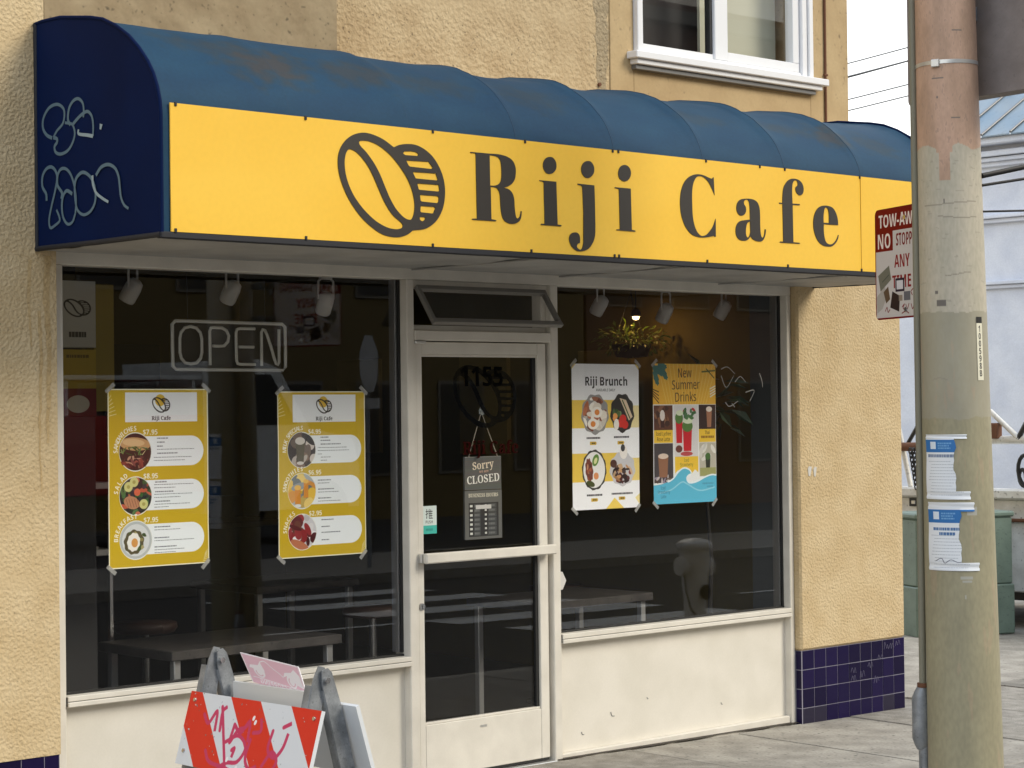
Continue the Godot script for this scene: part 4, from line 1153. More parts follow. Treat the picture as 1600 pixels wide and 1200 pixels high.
	leaves(st, 260, Vector3(0, 0.12, 0), Vector3(0.24, 0.10, 0.24), 0.045, 71)
	var lf := mat("plant_leaf", lin(0.13, 0.15, 0.03), 0.5)
	lf.backlight_enabled = true
	lf.backlight = Color(0.3, 0.4, 0.1)
	part("foliage", st, lf, g)
	var p := thing("potted_plant", "broad leaved plant behind the drinks poster", "plant", Vector3(2.62, -0.11, -0.42))
	st = new_st()
	lathe(st, [Vector2(0.0, 0.0), Vector2(0.10, 0.0), Vector2(0.13, 0.26), Vector2(0.115, 0.26), Vector2(0.0, 0.22)], 18)
	part("pot", st, M.dark_wall, p)
	st = new_st()
	tube(st, [Vector3(0, 0.2, 0), Vector3(0.02, 0.9, 0.02), Vector3(-0.02, 1.5, 0.0), Vector3(0.0, 1.95, 0.02)], [0.016, 0.012, 0.008], 7)
	part("stem", st, mat("plant_stem", lin(0.02, 0.015, 0.008), 0.8), p)
	st = new_st()
	leaves(st, 46, Vector3(0, 1.78, 0), Vector3(0.20, 0.26, 0.17), 0.13, 73)
	part("foliage", st, mat("plant_leaf_dark", lin(0.035, 0.06, 0.03), 0.35), p)

func leaves(st: SurfaceTool, n: int, at: Vector3, r: Vector3, size: float, sd: int) -> void:
	var g := RandomNumberGenerator.new()
	g.seed = sd
	for k in n:
		var d := Vector3(g.randfn(), g.randfn(), g.randfn()).normalized() * pow(g.randf(), 0.4)
		var o := at + d * r
		var s := size * g.randf_range(0.6, 1.3)
		var u := (d + Vector3(g.randf_range(-1, 1), g.randf_range(-1.0, 0.4), g.randf_range(-1, 1)) * 0.8).normalized()
		var w := u.cross(Vector3(g.randf_range(-1, 1), 1, g.randf_range(-1, 1))).normalized()
		var nn := u.cross(w) * s * 0.12
		tri(st, o, o + u * s * 0.5 + w * s * 0.2 - nn, o + u * s)
		tri(st, o, o + u * s, o + u * s * 0.5 - w * s * 0.2 - nn)

# ---------------------------------------------------------------- the folding barricade
func barricade() -> void:
	var b := thing("barricade", "folding steel barricade with red and white striped board, tagged in pink", "barricade", Vector3(-2.10, 0, 0))
	var steel: Material = M.galvanised
	var legs := [[1.395, 0.812], [2.012, 0.790]]
	for q in legs:
		var z: float = q[0]
		var top: float = q[1]
		for sx in [-1.0, 1.0]:
			# angle iron leg from the pivot down to the pavement
			var foot := Vector3(0.235 * sx, gy(-2.1, z) + 0.004, z + 0.005 * sx)
			var head := Vector3(0.002 * sx, top - (0.0 if sx < 0 else 0.006), z + 0.007 * sx)
			var ax := (head - foot).normalized()
			var st := new_st()
			xf = Transform3D(Basis(ax.cross(Vector3.BACK).normalized(), ax, Vector3.BACK).orthonormalized(), foot)
			var len := (head - foot).length()
			# web and flange, with clipped upper corners
			var web := [PackedVector2Array([Vector2(-0.030, 0), Vector2(0.030, 0), Vector2(0.031, len - 0.16), Vector2(0.020, len - 0.02), Vector2(0.008, len), Vector2(-0.018, len), Vector2(-0.030, len - 0.05)])]
			plate(st, web, -0.002, 0.002)
			plate(st, web, -0.004, -0.0021)
			bx(st, Vector3(-0.033, 0, -0.036), Vector3(-0.0295, len - 0.07, 0.0), 0.001)
			part("leg", st, steel, b)
		var st2 := new_st()
		tube(st2, [Vector3(0, top - 0.045, z - 0.022), Vector3(0, top - 0.045, z - 0.012), Vector3(0, top - 0.045, z + 0.022)], [0.009, 0.011, 0.011], 6)
		part("bolt", st2, M.chrome, b)
	# striped boards on both sides
	var im := paper(448, 156, c8(214, 218, 222))
	var red := c8(214, 40, 20)
	for k in 4:
		var x := (-0.60 + 0.46 * k) * 448.0
		ink(im, [PackedVector2Array([Vector2(x, 0), Vector2(x + 103, 0), Vector2(x + 233, 156), Vector2(x + 130, 156)])], red)
	for k in 60:
		var cc := c8(180, 184, 190) if rng.randf() < 0.6 else c8(120, 118, 118)
		ink(im, oval(rng.randf() * 448, rng.randf() * 156, rng.randf_range(0.6, 3.5), rng.randf_range(0.5, 1.6), rng.randf() * PI), cc)
	var clean: Image = im.duplicate()
	var pk := c8(196, 50, 96)
	for s in [[[70, 50], [90, 66], [110, 40], [116, 80]], [[132, 76], [128, 40], [140, 28]], [[124, 30], [150, 90], [176, 150]], [[176, 60], [172, 96], [190, 70], [212, 62], [224, 46]], [[176, 60], [200, 74], [222, 50], [228, 90]], [[160, 96], [196, 80], [226, 100], [210, 130], [176, 136], [150, 150]], [[184, 110], [192, 106], [188, 124]], [[236, 84], [232, 120], [250, 140], [272, 132]], [[240, 70], [262, 64], [256, 40]], [[300, 60], [296, 96], [320, 110], [340, 90], [348, 60]], [[288, 130], [310, 100], [330, 116], [318, 140]], [[100, 120], [120, 140], [170, 146], [210, 154]], [[330, 50], [352, 40]]]:
		curve(im, s.map(func(p): return Vector2(p[0] * 1.06 - 10.0, p[1] * 1.05 - 8.0)), 8.5, pk)
	for q in [[236, 36], [244, 44], [212, 142], [284, 150], [176, 128]]:
		ink(im, oval(q[0], q[1], 4.0, 6.0, 0.4), c8(238, 238, 238))
	for k in 2:
		var sgn: float = [-1.0, 1.0][k]
		var o := Node3D.new()
		o.name = "board"
		b.add_child(o, true)
		# local: x along the board, y up the board, z outward
		var out := Vector3(sgn, 0, 0)
		var up := Vector3(-0.30 * sgn, 1.0, 0.0).normalized()
		var along := up.cross(Vector3(sgn, 0.30, 0).normalized()).normalized()
		o.transform = Transform3D(Basis(along, up, along.cross(up)), Vector3(0.150 * sgn, 0.40, 1.345 if sgn < 0 else 2.09))
		var m := print_mat("stripes_%d" % k, done(im if k == 0 else clean), 0.45)
		part("striped_face", board(0.765, 0.265, 0.016, Vector2(0.2, 0.03)), m, o)
		for q in [[0.035, 0.235], [0.735, 0.235], [0.035, 0.05], [0.735, 0.03]]:
			var st := new_st()
			tube(st, [Vector3(q[0], q[1], 0.014), Vector3(q[0], q[1], 0.021)], [0.009, 0.007], 8)
			part("rivet", st, M.chrome, o)
	part("cross_rail", box_st(Vector3(0.04, 0.62, 1.42), Vector3(0.055, 0.688, 2.0), 0.002), M.white_plastic, b)
	# the pink notice stuck between the boards
	im = paper(320, 128, c8(232, 190, 204))
	var W := c8(242, 236, 240)
	ink(im, box2(0, 0, 320, 5), W)
	ink(im, box2(0, 0, 5, 128), W)
	ink(im, box2(314, 0, 6, 128), W)
	ink(im, oval(70, 70, 30, 26), W)
	ink(im, oval(70, 72, 20, 18), c8(226, 186, 198))
	ink(im, oval(70, 72, 15, 14), W)
	ink(im, oval(252, 74, 28, 26), W)
	ink(im, oval(252, 76, 19, 18), c8(226, 186, 198))
	ink(im, oval(252, 76, 14, 14), W)
	ink(im, [PackedVector2Array([Vector2(20, 60), Vector2(30, 46), Vector2(78, 40), Vector2(96, 22), Vector2(104, 60), Vector2(92, 84), Vector2(36, 60)])], W)
	curve(im, [Vector2(96, 24), Vector2(128, 16), Vector2(160, 40), Vector2(206, 66)], 4, W)
	ink(im, [PackedVector2Array([Vector2(206, 66), Vector2(222, 44), Vector2(262, 36), Vector2(282, 20), Vector2(308, 40), Vector2(312, 90), Vector2(282, 84), Vector2(230, 56)])], W)
	ink(im, box2(20, 98, 280, 3), W)
	write(im, "NO STOPPING", Vector2(160, 112), 26, W, "Droid Sans", 700, 0, -1.25)
	var st := new_st()
	var TL := Vector3(-2.065, 0.797, 1.472)
	var TR := Vector3(-2.065, 0.772, 1.819)
	var BR := Vector3(-2.040, 0.657, 1.843)
	var BL := Vector3(-2.040, 0.691, 1.515)
	quad(st, BL, BR, TR, TL)
	var off := Vector3(0.003, 0, 0)
	quad(st, BR + off, BL + off, TL + off, TR + off, Vector2.ZERO, Vector2.ZERO, Vector2.ZERO, Vector2.ZERO)
	quad(st, TL, TR, TR + off, TL + off, Vector2.ZERO, Vector2.ZERO, Vector2.ZERO, Vector2.ZERO)
	quad(st, BL + off, BL, TL, TL + off, Vector2.ZERO, Vector2.ZERO, Vector2.ZERO, Vector2.ZERO)
	quad(st, BR, BR + off, TR + off, TR, Vector2.ZERO, Vector2.ZERO, Vector2.ZERO, Vector2.ZERO)
	single("tow_notice", st, print_mat("tow_print", done(im), 0.5), "faded pink card with a tow truck picture wedged in the barricade", "notice")

# ---------------------------------------------------------------- the pole on the sidewalk and what hangs on it
const POLE := Vector3(0.905, 0.0, 2.547)
const TO_CAMERA := -0.9633   # angle about y, from +z, of the side that faces the camera

func pole_r(y: float) -> float:
	return 0.1585 - 0.0098 * y

func pole_at(y: float) -> Vector3:
	return Vector3(POLE.x - 0.018 * y, y, POLE.z - 0.003 * y)

# a point on the pole's skin; side is the angle from the camera-facing line, positive to the right in the picture
func pole_skin(y: float, side: float, out := 0.0) -> Vector3:
	var a := TO_CAMERA + side
	return pole_at(y) + Vector3(sin(a), 0, cos(a)) * (pole_r(y) + out)

func pole() -> void:
	var p := thing("utility_pole", "tall round utility pole, khaki below, pale in the middle and pinkish brown above", "pole", Vector3.ZERO)
	# paint: khaki, then a pale coat, then bare pinkish brown; edges as the brush left them
	var w := 512
	var h := 1024
	var y0 := -0.3
	var y1 := 4.1
	var im := Image.create(w, h, false, Image.FORMAT_RGB8)
	var n := FastNoiseLite.new()
	n.seed = 301
	n.frequency = 0.012
	n.fractal_octaves = 4
	var g := FastNoiseLite.new()
	g.seed = 302
	g.frequency = 0.09
	g.fractal_octaves = 2
	for y in h:
		var hy := lerpf(y1, y0, (y + 0.5) / h)
		for x in w:
			var u := (float(x) / w - 0.5) * TAU      # angle from the camera-facing line
			var k := n.get_noise_2d(x, y)
			var f := g.get_noise_2d(x, y)
			var c := c8(150, 144, 118)
			if hy > 2.052 + k * 0.01:
				c = c8(186, 178, 160).lerp(c8(170, 164, 146), clampf(k + 0.5, 0, 1))
			elif hy > 1.61 + k * 0.015:
				c = c8(160, 155, 136).lerp(c8(150, 145, 126), clampf(f + 0.5, 0, 1))
			var edge := 2.742 + 0.012 * sin(u * 5.0) + k * 0.012
			if u > -0.32 and u < 0.02:
				edge = 2.60
			if absf(u + 0.15) > 0.17 and absf(u + 0.15) < 0.26:
				edge = 2.715
			if hy > edge:
				c = c8(194, 160, 137).lerp(c8(170, 140, 118), clampf(k * 1.4 + 0.5, 0, 1))
				if f > 0.5:
					c = c.lerp(c8(124, 106, 96), 0.35)
			elif hy > 2.052 and g.get_noise_2d(x * 0.25, y * 2.2) > 0.62:
				c = c.lerp(c8(140, 134, 122), 0.4)
			if hy < 2.0 and n.get_noise_2d(x * 2.0 + 90, y * 0.8) > 0.42:
				c = c.lerp(c8(176, 150, 126), 0.3)
			var l := 1.0 + f * 0.05 + k * 0.05
			im.set_pixel(x, y, Color(c.r * l, c.g * l, c.b * l))
	# old ties, drips and torn glue marks
	var mk := func(u: float, hy: float, du: float, dy: float, c: Color) -> void:
		im.fill_rect(Rect2i(int((u / TAU + 0.5) * w), int((y1 - hy) / (y1 - y0) * h), maxi(1, int(du / TAU * w)), maxi(1, int(dy / (y1 - y0) * h))), c)
	for q in [[-0.9, 2.505, 1.8], [-0.4, 2.45, 1.3], [-0.2, 2.21, 0.8], [-0.7, 1.77, 0.5]]:
		for k in 30:
			mk.call(q[0] + q[2] * k / 30.0, q[1] + 0.006 * sin(k * 0.12 + q[0] * 9.0), q[2] / 26.0, 0.005, c8(140, 134, 120))
	for q in [[-0.55, 2.14, 0.10, 0.016], [-0.5, 2.10, 0.3, 0.03], [-0.2, 2.52, 0.04, 0.02], [0.1, 2.862, 0.3, 0.006], [-0.5, 3.03, 0.4, 0.005], [0.2, 3.225, 0.35, 0.007], [-0.35, 2.95, 0.05, 0.012]]:
		mk.call(q[0], q[1], q[2], q[3], c8(104, 98, 92))
	for q in [[0.24, 1.235, 0.3, 0.035], [0.0, 0.95, 0.35, 0.014], [0.05, 0.93, 0.28, 0.012], [0.12, 0.87, 0.04, 0.02]]:
		mk.call(q[0], q[1], q[2], q[3], c8(168, 166, 156))
	var m := print_mat("pole_paint", im, 0.62)
	m.texture_repeat = true
	m.heightmap_enabled = true
	m.heightmap_scale = 0.12
	m.heightmap_texture = ImageTexture.create_from_image(noise_image(256, 0.02, 3, 305))
	var st := new_st()
	var f := func(u: float, v: float) -> Vector3: return pole_skin(lerpf(y0, y1, v), (u - 0.5) * TAU)
	grid(st, 48, 22, f)
	part("shaft", st, m, p)
	st = new_st()
	tube(st, [pole_at(4.1), pole_at(7.0), pole_at(10.5)], [pole_r(4.1), pole_r(7.0), 0.075], 32)
	part("upper_shaft", st, mat("pole_bare", lin(0.32, 0.22, 0.16), 0.8), p)
	# steel strap with its buckle
	st = new_st()
	var strap := func(u: float, v: float) -> Vector3: return pole_skin(3.082 + 0.016 * v + 0.012 * u, (u - 0.5) * TAU, 0.0022)
	grid(st, 48, 1, strap)
	part("strap", st, M.aluminium, p)
	var bk := part("buckle", box_st(Vector3(-0.018, -0.016, 0.0), Vector3(0.018, 0.016, 0.012), 0.003), M.aluminium, p)
	bk.position = pole_skin(3.09, -0.35, 0.001)
	bk.rotation.y = TO_CAMERA - 0.35
	# number strip
	var tag := paper(40, 240, c8(226, 222, 200))
	ink(tag, box2(0, 0, 40, 24), c8(30, 30, 30))
	for k in 7:
		write(tag, "100598B"[k], Vector2(20, 46 + k * 28), 32, c8(24, 24, 24), "Droid Sans", 700)
	st = new_st()
	var strip := func(u: float, v: float) -> Vector3: return pole_skin(lerpf(1.765, 2.03, v), lerpf(0.72, 0.96, u), 0.0016)
	grid(st, 4, 2, strip)
	part("number_strip", st, print_mat("number_print", done(tag), 0.5), p)
	# conduit down the pole with its access fitting
	var side := -1.62
	st = new_st()
	tube(st, [pole_skin(0.44, side, 0.016), pole_skin(1.5, side, 0.013), pole_skin(2.6, side, 0.012), pole_skin(4.0, side, 0.012), pole_skin(7.0, side, 0.012)], [0.015], 12)
	part("conduit", st, M.conduit_paint if M.has("conduit_paint") else mat("conduit_paint", lin(0.20, 0.19, 0.14), 0.6), p)
	st = new_st()
	tube(st, [pole_skin(-0.3, side, 0.014), pole_skin(0.22, side, 0.016)], [0.022, 0.022], 12)
	part("conduit_base", st, M.galvanised, p)
	st = new_st()
	tube(st, [pole_skin(0.205, side, 0.022), pole_skin(0.225, side, 0.024), pole_skin(0.25, side, 0.028), pole_skin(0.42, side, 0.028), pole_skin(0.445, side, 0.024), pole_skin(0.47, side, 0.018)], [0.022, 0.030, 0.036, 0.036, 0.028, 0.02], 14)
	part("access_fitting", st, M.galvanised, p)
	st = new_st()
	tube(st, [pole_skin(0.468, side, 0.016), pole_skin(0.486, side, 0.016)], [0.024], 12)
	part("coupling", st, M.rust, p)
	# cables that leave the pole over the yard
	for q in [[2.625, 0.013, 16.0, 7.0, 6.0, 0.4], [2.585, 0.007, 16.0, 6.6, 6.0, 0.5], [2.475, 0.005, 16.0, 4.6, 5.0, 0.4]]:
		st = new_st()
		var a := pole_skin(q[0], 1.45, 0.0)
		var z := Vector3(q[2], q[3], q[4])
		var pts := []
		for k in 15:
			var t := k / 14.0
			pts.append(a.lerp(z, t) - Vector3(0, sin(PI * t) * q[5], 0))
		tube(st, pts, [q[1]], 6)
		part("service_cable", st, M.cable, p)
	pole_notices()
	stopping_sign()
	# the grey panel strapped behind the pole, above the sign
	var gp := thing("metal_panel", "weathered grey metal panel mounted high behind the utility pole", "panel", Vector3.ZERO)
	st = new_st()
	var o := PackedVector2Array()
	for q in [[0.03, 0.03, PI, 1.5 * PI], [0.80, 0.03, 1.5 * PI, TAU], [0.80, 1.17, 0.0, 0.5 * PI], [0.03, 1.17, 0.5 * PI, PI]]:
		for k in 6:
			var t := lerpf(q[2], q[3], k / 5.0)
			o.append(Vector2(q[0] + 0.03 * cos(t), q[1] + 0.03 * sin(t)))
	plate(st, [o], -0.10, 0.0)
	var pl := part("shell", st, M.grey_panel, gp)
	pl.transform = Transform3D(Basis(Vector3(-0.12, 0, 0.993), Vector3.UP, Vector3(-0.993, 0, -0.12)), Vector3(1.068, 2.978, 2.178))
	part("bracket", box_st(Vector3(0.94, 3.3, 2.50), Vector3(1.02, 3.36, 2.58), 0.003), M.galvanised, gp)
	part("bracket", box_st(Vector3(0.93, 3.9, 2.50), Vector3(1.02, 3.96, 2.58), 0.003), M.galvanised, gp)

func pole_notices() -> void:
	var lists := [[1.541, 1.270, "upper torn white paper notice with blue heading taped to the pole", 0.30, 0.27], [1.258, 0.973, "lower torn white paper notice with blue heading taped to the pole", 0.50, 0.52]]
	for i in 2:
		var q: Array = lists[i]
		var im := paper(256, 320, c8(226, 230, 234))
		ink(im, box2(0, 26 if i == 0 else 34, 256, 62), c8(46, 112, 176))
		ink(im, box2(32, 36 if i == 0 else 44, 30, 36), c8(216, 226, 236))
		small_print(im, 72, 40 if i == 0 else 48, [[0, 0, 60, 1], [12, 0, 50, 1], [24, 0, 56, 1]], 5, c8(110, 160, 206))
		if i == 0:
			small_print(im, 14, 98, [[0, 0, 130, 1]], 10, c8(120, 134, 158))
		else:
			small_print(im, 30, 118, [[0, 0, 150, 1], [22, 30, 100, 1]], 9, c8(70, 110, 160))
		for k in 12:
			small_print(im, 18, 132 + k * 15 + i * 22, [[0, (k * 37) % 20, 110 + (k * 53) % 60]], 2.6, c8(170, 176, 184))
		if i == 1:
			curve(im, [Vector2(40, 276), Vector2(70, 262), Vector2(84, 284), Vector2(110, 268), Vector2(140, 280), Vector2(170, 270)], 2.5, c8(60, 64, 80))
		var st := new_st()
		var top: float = q[0]
		var bot: float = q[1]
		var lo := -1.06 + 0.06 * i
		# main strip, then the two torn ends held by tape
		var strip := func(ya: float, yb: float, a0: float, a1: float, wave: float) -> void:
			st.set_smooth_group(0)
			for r in 12:
				for c in 8:
					var cs := []
					var uv := []
					for e in [[0, 0], [1, 0], [1, 1], [0, 1]]:
						var v: float = (r + e[1]) / 12.0
						var u: float = (c + e[0]) / 8.0
						var y: float = lerpf(ya, yb, v)
						var a: float = lerpf(a0, a1 + wave * (sin(v * 9.0) + 0.6 * sin(v * 23.0 + 1.0)), u)
						cs.append(pole_skin(y, a, 0.0022 + 0.0014 * sin(v * 7.0 + u * 2.0)))
						uv.append(Vector2((a - lo) / 1.75, 1.0 - (y - bot) / (top - bot)))
					quad(st, cs[0], cs[1], cs[2], cs[3], uv[0], uv[1], uv[2], uv[3])
		strip.call(bot + 0.034, top - 0.018, lo, -0.08 + 0.1 * i, 0.035)
		strip.call(bot, bot + 0.034, lo, 0.34 + 0.2 * i, 0.01)
		strip.call(top - 0.018 - 0.02 * i, top, lo, 0.28 + 0.16 * i, 0.01)
		single("paper_notice", st, print_mat("notice_%d" % i, done(im), 0.7), q[2], "notice", "paper notices on the pole")

func stopping_sign() -> void:
	var W := 460
	var H := 500
	var im := paper(W, H, c8(196, 192, 190))
	var R := c8(112, 6, 12)
	ink(im, box2(0, 0, W, 104), R)
	ink(im, box2(0, 104, 158, 88), R)
	ink(im, box2(0, 192, 7, 308), R)
	ink(im, box2(W - 7, 104, 7, 396), R)
	ink(im, box2(0, H - 8, W, 8), R)
	var T := c8(226, 218, 212)
	write(im, "TOW-AWAY", Vector2(226, 58), 80, T, "Droid Sans", 700, 0, 0.90)
	write(im, "NO", Vector2(80, 148), 92, T, "Droid Sans", 700, 0, 0.86)
	write(im, "STOPPING", Vector2(300, 148), 76, c8(112, 18, 24), "Droid Sans", 700, 0, 0.62)
	write(im, "ANY", Vector2(236, 244), 78, c8(130, 20, 26), "Droid Sans", 700, 0, 0.85)
	write(im, "TIME", Vector2(232, 336), 78, c8(130, 20, 26), "Droid Sans", 700, 0, 0.9)
	# stickers and pen marks
	ink(im, [PackedVector2Array([Vector2(24, 300), Vector2(122, 258), Vector2(140, 322), Vector2(44, 372)])], c8(112, 112, 100))
	line(im, Vector2(60, 330), Vector2(120, 300), 5, c8(80, 82, 74))
	ink(im, box2(176, 320, 78, 60), c8(44, 32, 48))
	ink(im, box2(186, 330, 56, 40), c8(206, 206, 212))
	ink(im, [PackedVector2Array([Vector2(8, 396), Vector2(84, 350), Vector2(96, 400), Vector2(60, 450), Vector2(12, 470)])], c8(168, 164, 158))
	ink(im, [PackedVector2Array([Vector2(70, 376), Vector2(112, 352), Vector2(128, 410), Vector2(92, 428)])], c8(98, 80, 62))
	ink(im, [PackedVector2Array([Vector2(148, 376), Vector2(214, 400), Vector2(206, 470), Vector2(128, 448)])], c8(52, 40, 38))
	ink(im, box2(248, 382, 56, 40), c8(104, 104, 110))
	ink(im, box2(204, 396, 32, 26), c8(140, 128, 116))
	ink(im, box2(360, 352, 60, 64), c8(230, 230, 230))
	for s in [[[320, 400], [310, 384], [330, 372]], [[336, 396], [346, 372], [354, 398]], [[232, 450], [252, 438], [240, 456], [258, 462]], [[264, 440], [276, 460], [292, 436]], [[84, 462], [100, 446], [108, 468], [126, 456]], [[310, 440], [322, 462], [340, 430]], [[350, 446], [372, 440], [360, 464]], [[230, 478], [262, 470], [290, 480]], [[380, 440], [400, 470], [430, 436]]]:
		curve(im, s.map(func(p): return Vector2(p[0], p[1])), 5.0, c8(124, 52, 54))
	var s := thing("parking_sign", "stickered red and white tow-away no stopping sign fixed to the pole", "sign")
	var L := Vector3(1.197, 0, 1.89)
	var Rr := Vector3(1.015, 0, 2.312)
	var u := (Rr - L).normalized()
	var nn := u.cross(Vector3.UP)
	var bs := Basis(u, Vector3.UP, nn)
	# plate with round corners: the print is mapped over its whole face
	var o := PackedVector2Array()
	for q in [[0.028, 0.028, PI, 1.5 * PI], [0.432, 0.028, 1.5 * PI, TAU], [0.432, 0.472, 0.0, 0.5 * PI], [0.028, 0.472, 0.5 * PI, PI]]:
		for k in 7:
			var t := lerpf(q[2], q[3], k / 6.0)
			o.append(Vector2(q[0] + 0.028 * cos(t), q[1] + 0.028 * sin(t)))
	var st := new_st()
	plate(st, [o], -0.0026, -0.0004)
	var backp := part("plate", st, M.galvanised, s)
	backp.transform = Transform3D(bs, Vector3(L.x, 2.052, L.z))
	st = new_st()
	var ctr := Vector2(0.23, 0.25)
	for k in o.size():
		var a := o[k]
		var b := o[(k + 1) % o.size()]
		var uvf := func(p: Vector2) -> Vector2: return Vector2(p.x / 0.46, 1.0 - p.y / 0.5)
		vert(st, Vector3(ctr.x, ctr.y, 0), uvf.call(ctr))
		vert(st, Vector3(b.x, b.y, 0), uvf.call(b))
		vert(st, Vector3(a.x, a.y, 0), uvf.call(a))
	var fc := part("face", st, print_mat("sign_print", done(im), 0.55), s)
	M.sign_print.metallic_specular = 0.25
	fc.transform = Transform3D(bs, Vector3(L.x, 2.052, L.z))
	for y in [2.09, 2.50]:
		st = new_st()
		tube(st, [Vector3(1.09, y, 2.135) + nn * 0.004, Vector3(1.09, y, 2.135) + nn * -0.006], [0.011], 8)
		part("bolt", st, M.chrome, s)
	part("bracket", box_st(Vector3(0.93, 2.2, 2.30), Vector3(1.035, 2.24, 2.42), 0.003), M.galvanised, s)
	part("bracket", box_st(Vector3(0.93, 2.4, 2.30), Vector3(1.035, 2.44, 2.42), 0.003), M.galvanised, s)

# ---------------------------------------------------------------- things outside the frame that the shop glass mirrors
func street_things() -> void:
	hydrant()
	truck()
	# stop sign across the street: the glass shows its grey back
	var s := thing("stop_sign", "grey back of an octagonal stop sign on a post mirrored beside the door", "sign", Vector3(11.3, gy(11.3, 14) - 0.02, 14.0))
	var st := new_st()
	tube(st, [Vector3(0, 0, 0), Vector3(0, 3.0, 0)], [0.03], 10)
	part("post", st, M.galvanised, s)
	st = new_st()
	var o := PackedVector2Array()
	for k in 8:
		var a := TAU * (k + 0.5) / 8.0
		o.append(Vector2(cos(a), sin(a)) * 0.41)
	plate(st, [o], -0.004, 0.0)
	var pl := part("octagon", st, mat("sign_back", lin(0.40, 0.40, 0.40), 0.5), s)
	pl.transform = Transform3D(Basis(Vector3.UP, -0.56), Vector3(0, 2.72, -0.036))
	part("name_plate", box_st(Vector3(-0.18, 2.12, -0.045), Vector3(0.18, 2.26, -0.036), 0.001), M.sign_back, s)

func hydrant() -> void:
	var p := Vector3(5.18, gy(5.18, 2.7), 2.7)
	var h := thing("fire_hydrant", "white two outlet fire hydrant mirrored in the window beside the pillar", "hydrant", p)
	h.scale = Vector3(0.74, 0.97, 0.74)
	var m := mat("hydrant_paint", lin(0.78, 0.76, 0.70), 0.45)
	var st := new_st()
	lathe(st, [Vector2(0.0, 0.0), Vector2(0.17, 0.0), Vector2(0.17, 0.03), Vector2(0.125, 0.05), Vector2(0.115, 0.12), Vector2(0.112, 0.45), Vector2(0.125, 0.55), Vector2(0.135, 0.66), Vector2(0.15, 0.76), Vector2(0.155, 0.84)], 24)
	part("barrel", st, m, h)
	st = new_st()
	lathe(st, [Vector2(0.155, 0.84), Vector2(0.185, 0.85), Vector2(0.185, 0.885), Vector2(0.15, 0.905), Vector2(0.07, 0.925), Vector2(0.0, 0.93)], 24)
	part("cap", st, m, h)
	for q in [[-1.0, 0.72, 0.0], [1.0, 0.70, 0.0]]:
		st = new_st()
		tube(st, [Vector3(q[0] * 0.11, q[1], 0), Vector3(q[0] * 0.19, q[1], 0), Vector3(q[0] * 0.195, q[1], 0), Vector3(q[0] * 0.24, q[1], 0)], [0.06, 0.06, 0.075, 0.07], 16)
		part("outlet", st, m, h)
	st = new_st()
	tube(st, [Vector3(0, 0.52, -0.10), Vector3(0, 0.52, -0.15), Vector3(0, 0.52, -0.152), Vector3(0, 0.52, -0.17)], [0.05, 0.05, 0.06, 0.055], 16)
	part("outlet", st, M.black_steel, h)
	st = new_st()
	tube(st, [Vector3(-0.2, 0.66, -0.04), Vector3(-0.2, 0.52, -0.07), Vector3(-0.15, 0.38, -0.09), Vector3(-0.11, 0.36, -0.1)], [0.008], 6)
	part("chain", st, M.black_steel, h)

func truck() -> void:
	# a white cab with a red body in the near lane
	var t := thing("work_truck", "white cab truck with a red body mirrored behind the neon sign", "truck", Vector3(13.4, gy(13.4, 22.0) - 0.03, 22.0), PI)
	t.scale = Vector3.ONE * 1.25
	var wt: Material = M.white_truck
	var st := new_st()
	plate(st, [PackedVector2Array([Vector2(-2.6, 0.45), Vector2(0.0, 0.45), Vector2(0.0, 2.45), Vector2(-0.9, 2.48), Vector2(-1.25, 2.35), Vector2(-1.75, 1.55), Vector2(-2.5, 1.4), Vector2(-2.62, 1.0)])], -0.95, 0.95)
	plate(st, [PackedVector2Array([Vector2(-2.6, 0.45), Vector2(0.0, 0.45), Vector2(0.0, 2.45), Vector2(-0.9, 2.48), Vector2(-1.25, 2.35), Vector2(-1.75, 1.55), Vector2(-2.5, 1.4), Vector2(-2.62, 1.0)])], -0.96, -0.95)
	part("cab", st, wt, t)
	st = new_st()
	plate(st, [PackedVector2Array([Vector2(-1.55, 1.6), Vector2(-0.2, 1.6), Vector2(-0.2, 2.28), Vector2(-1.1, 2.28)])], 0.94, 0.956)
	part("side_window", st, M.gasket, t)
	st = new_st()
	plate(st, [PackedVector2Array([Vector2(-1.55, 1.6), Vector2(-0.2, 1.6), Vector2(-0.2, 2.28), Vector2(-1.1, 2.28)])], -0.962, -0.961)
	bx(st, Vector3(-1.55, 1.6, -0.968), Vector3(-0.2, 2.26, -0.9605), 0.0)
	part("side_window", st, M.gasket, t)
	part("door_emblem", box_st(Vector3(-1.3, 0.95, -0.966), Vector3(-0.5, 1.4, -0.961), 0.0), M.red_paint, t)
	part("truck_body", box_st(Vector3(0.08, 0.75, -1.1), Vector3(4.2, 1.75, 1.1), 0.02), M.red_paint, t)
	part("rack", box_st(Vector3(0.08, 2.2, -1.05), Vector3(4.2, 2.26, 1.05), 0.01), wt, t)
	for x in [0.2, 2.1, 4.0]:
		for z in [-1.0, 1.0]:
			part("rack_post", box_st(Vector3(x - 0.03, 1.751, z - 0.03), Vector3(x + 0.03, 2.199, z + 0.03), 0.004), wt, t)
	for x in [-1.9, 3.0]:
		for z in [-0.95, 0.95]:
			st = new_st()
			tube(st, [Vector3(x, 0.42, z - 0.13), Vector3(x, 0.42, z + 0.13)], [0.42], 24)
			part("wheel", st, M.black_rubber, t)

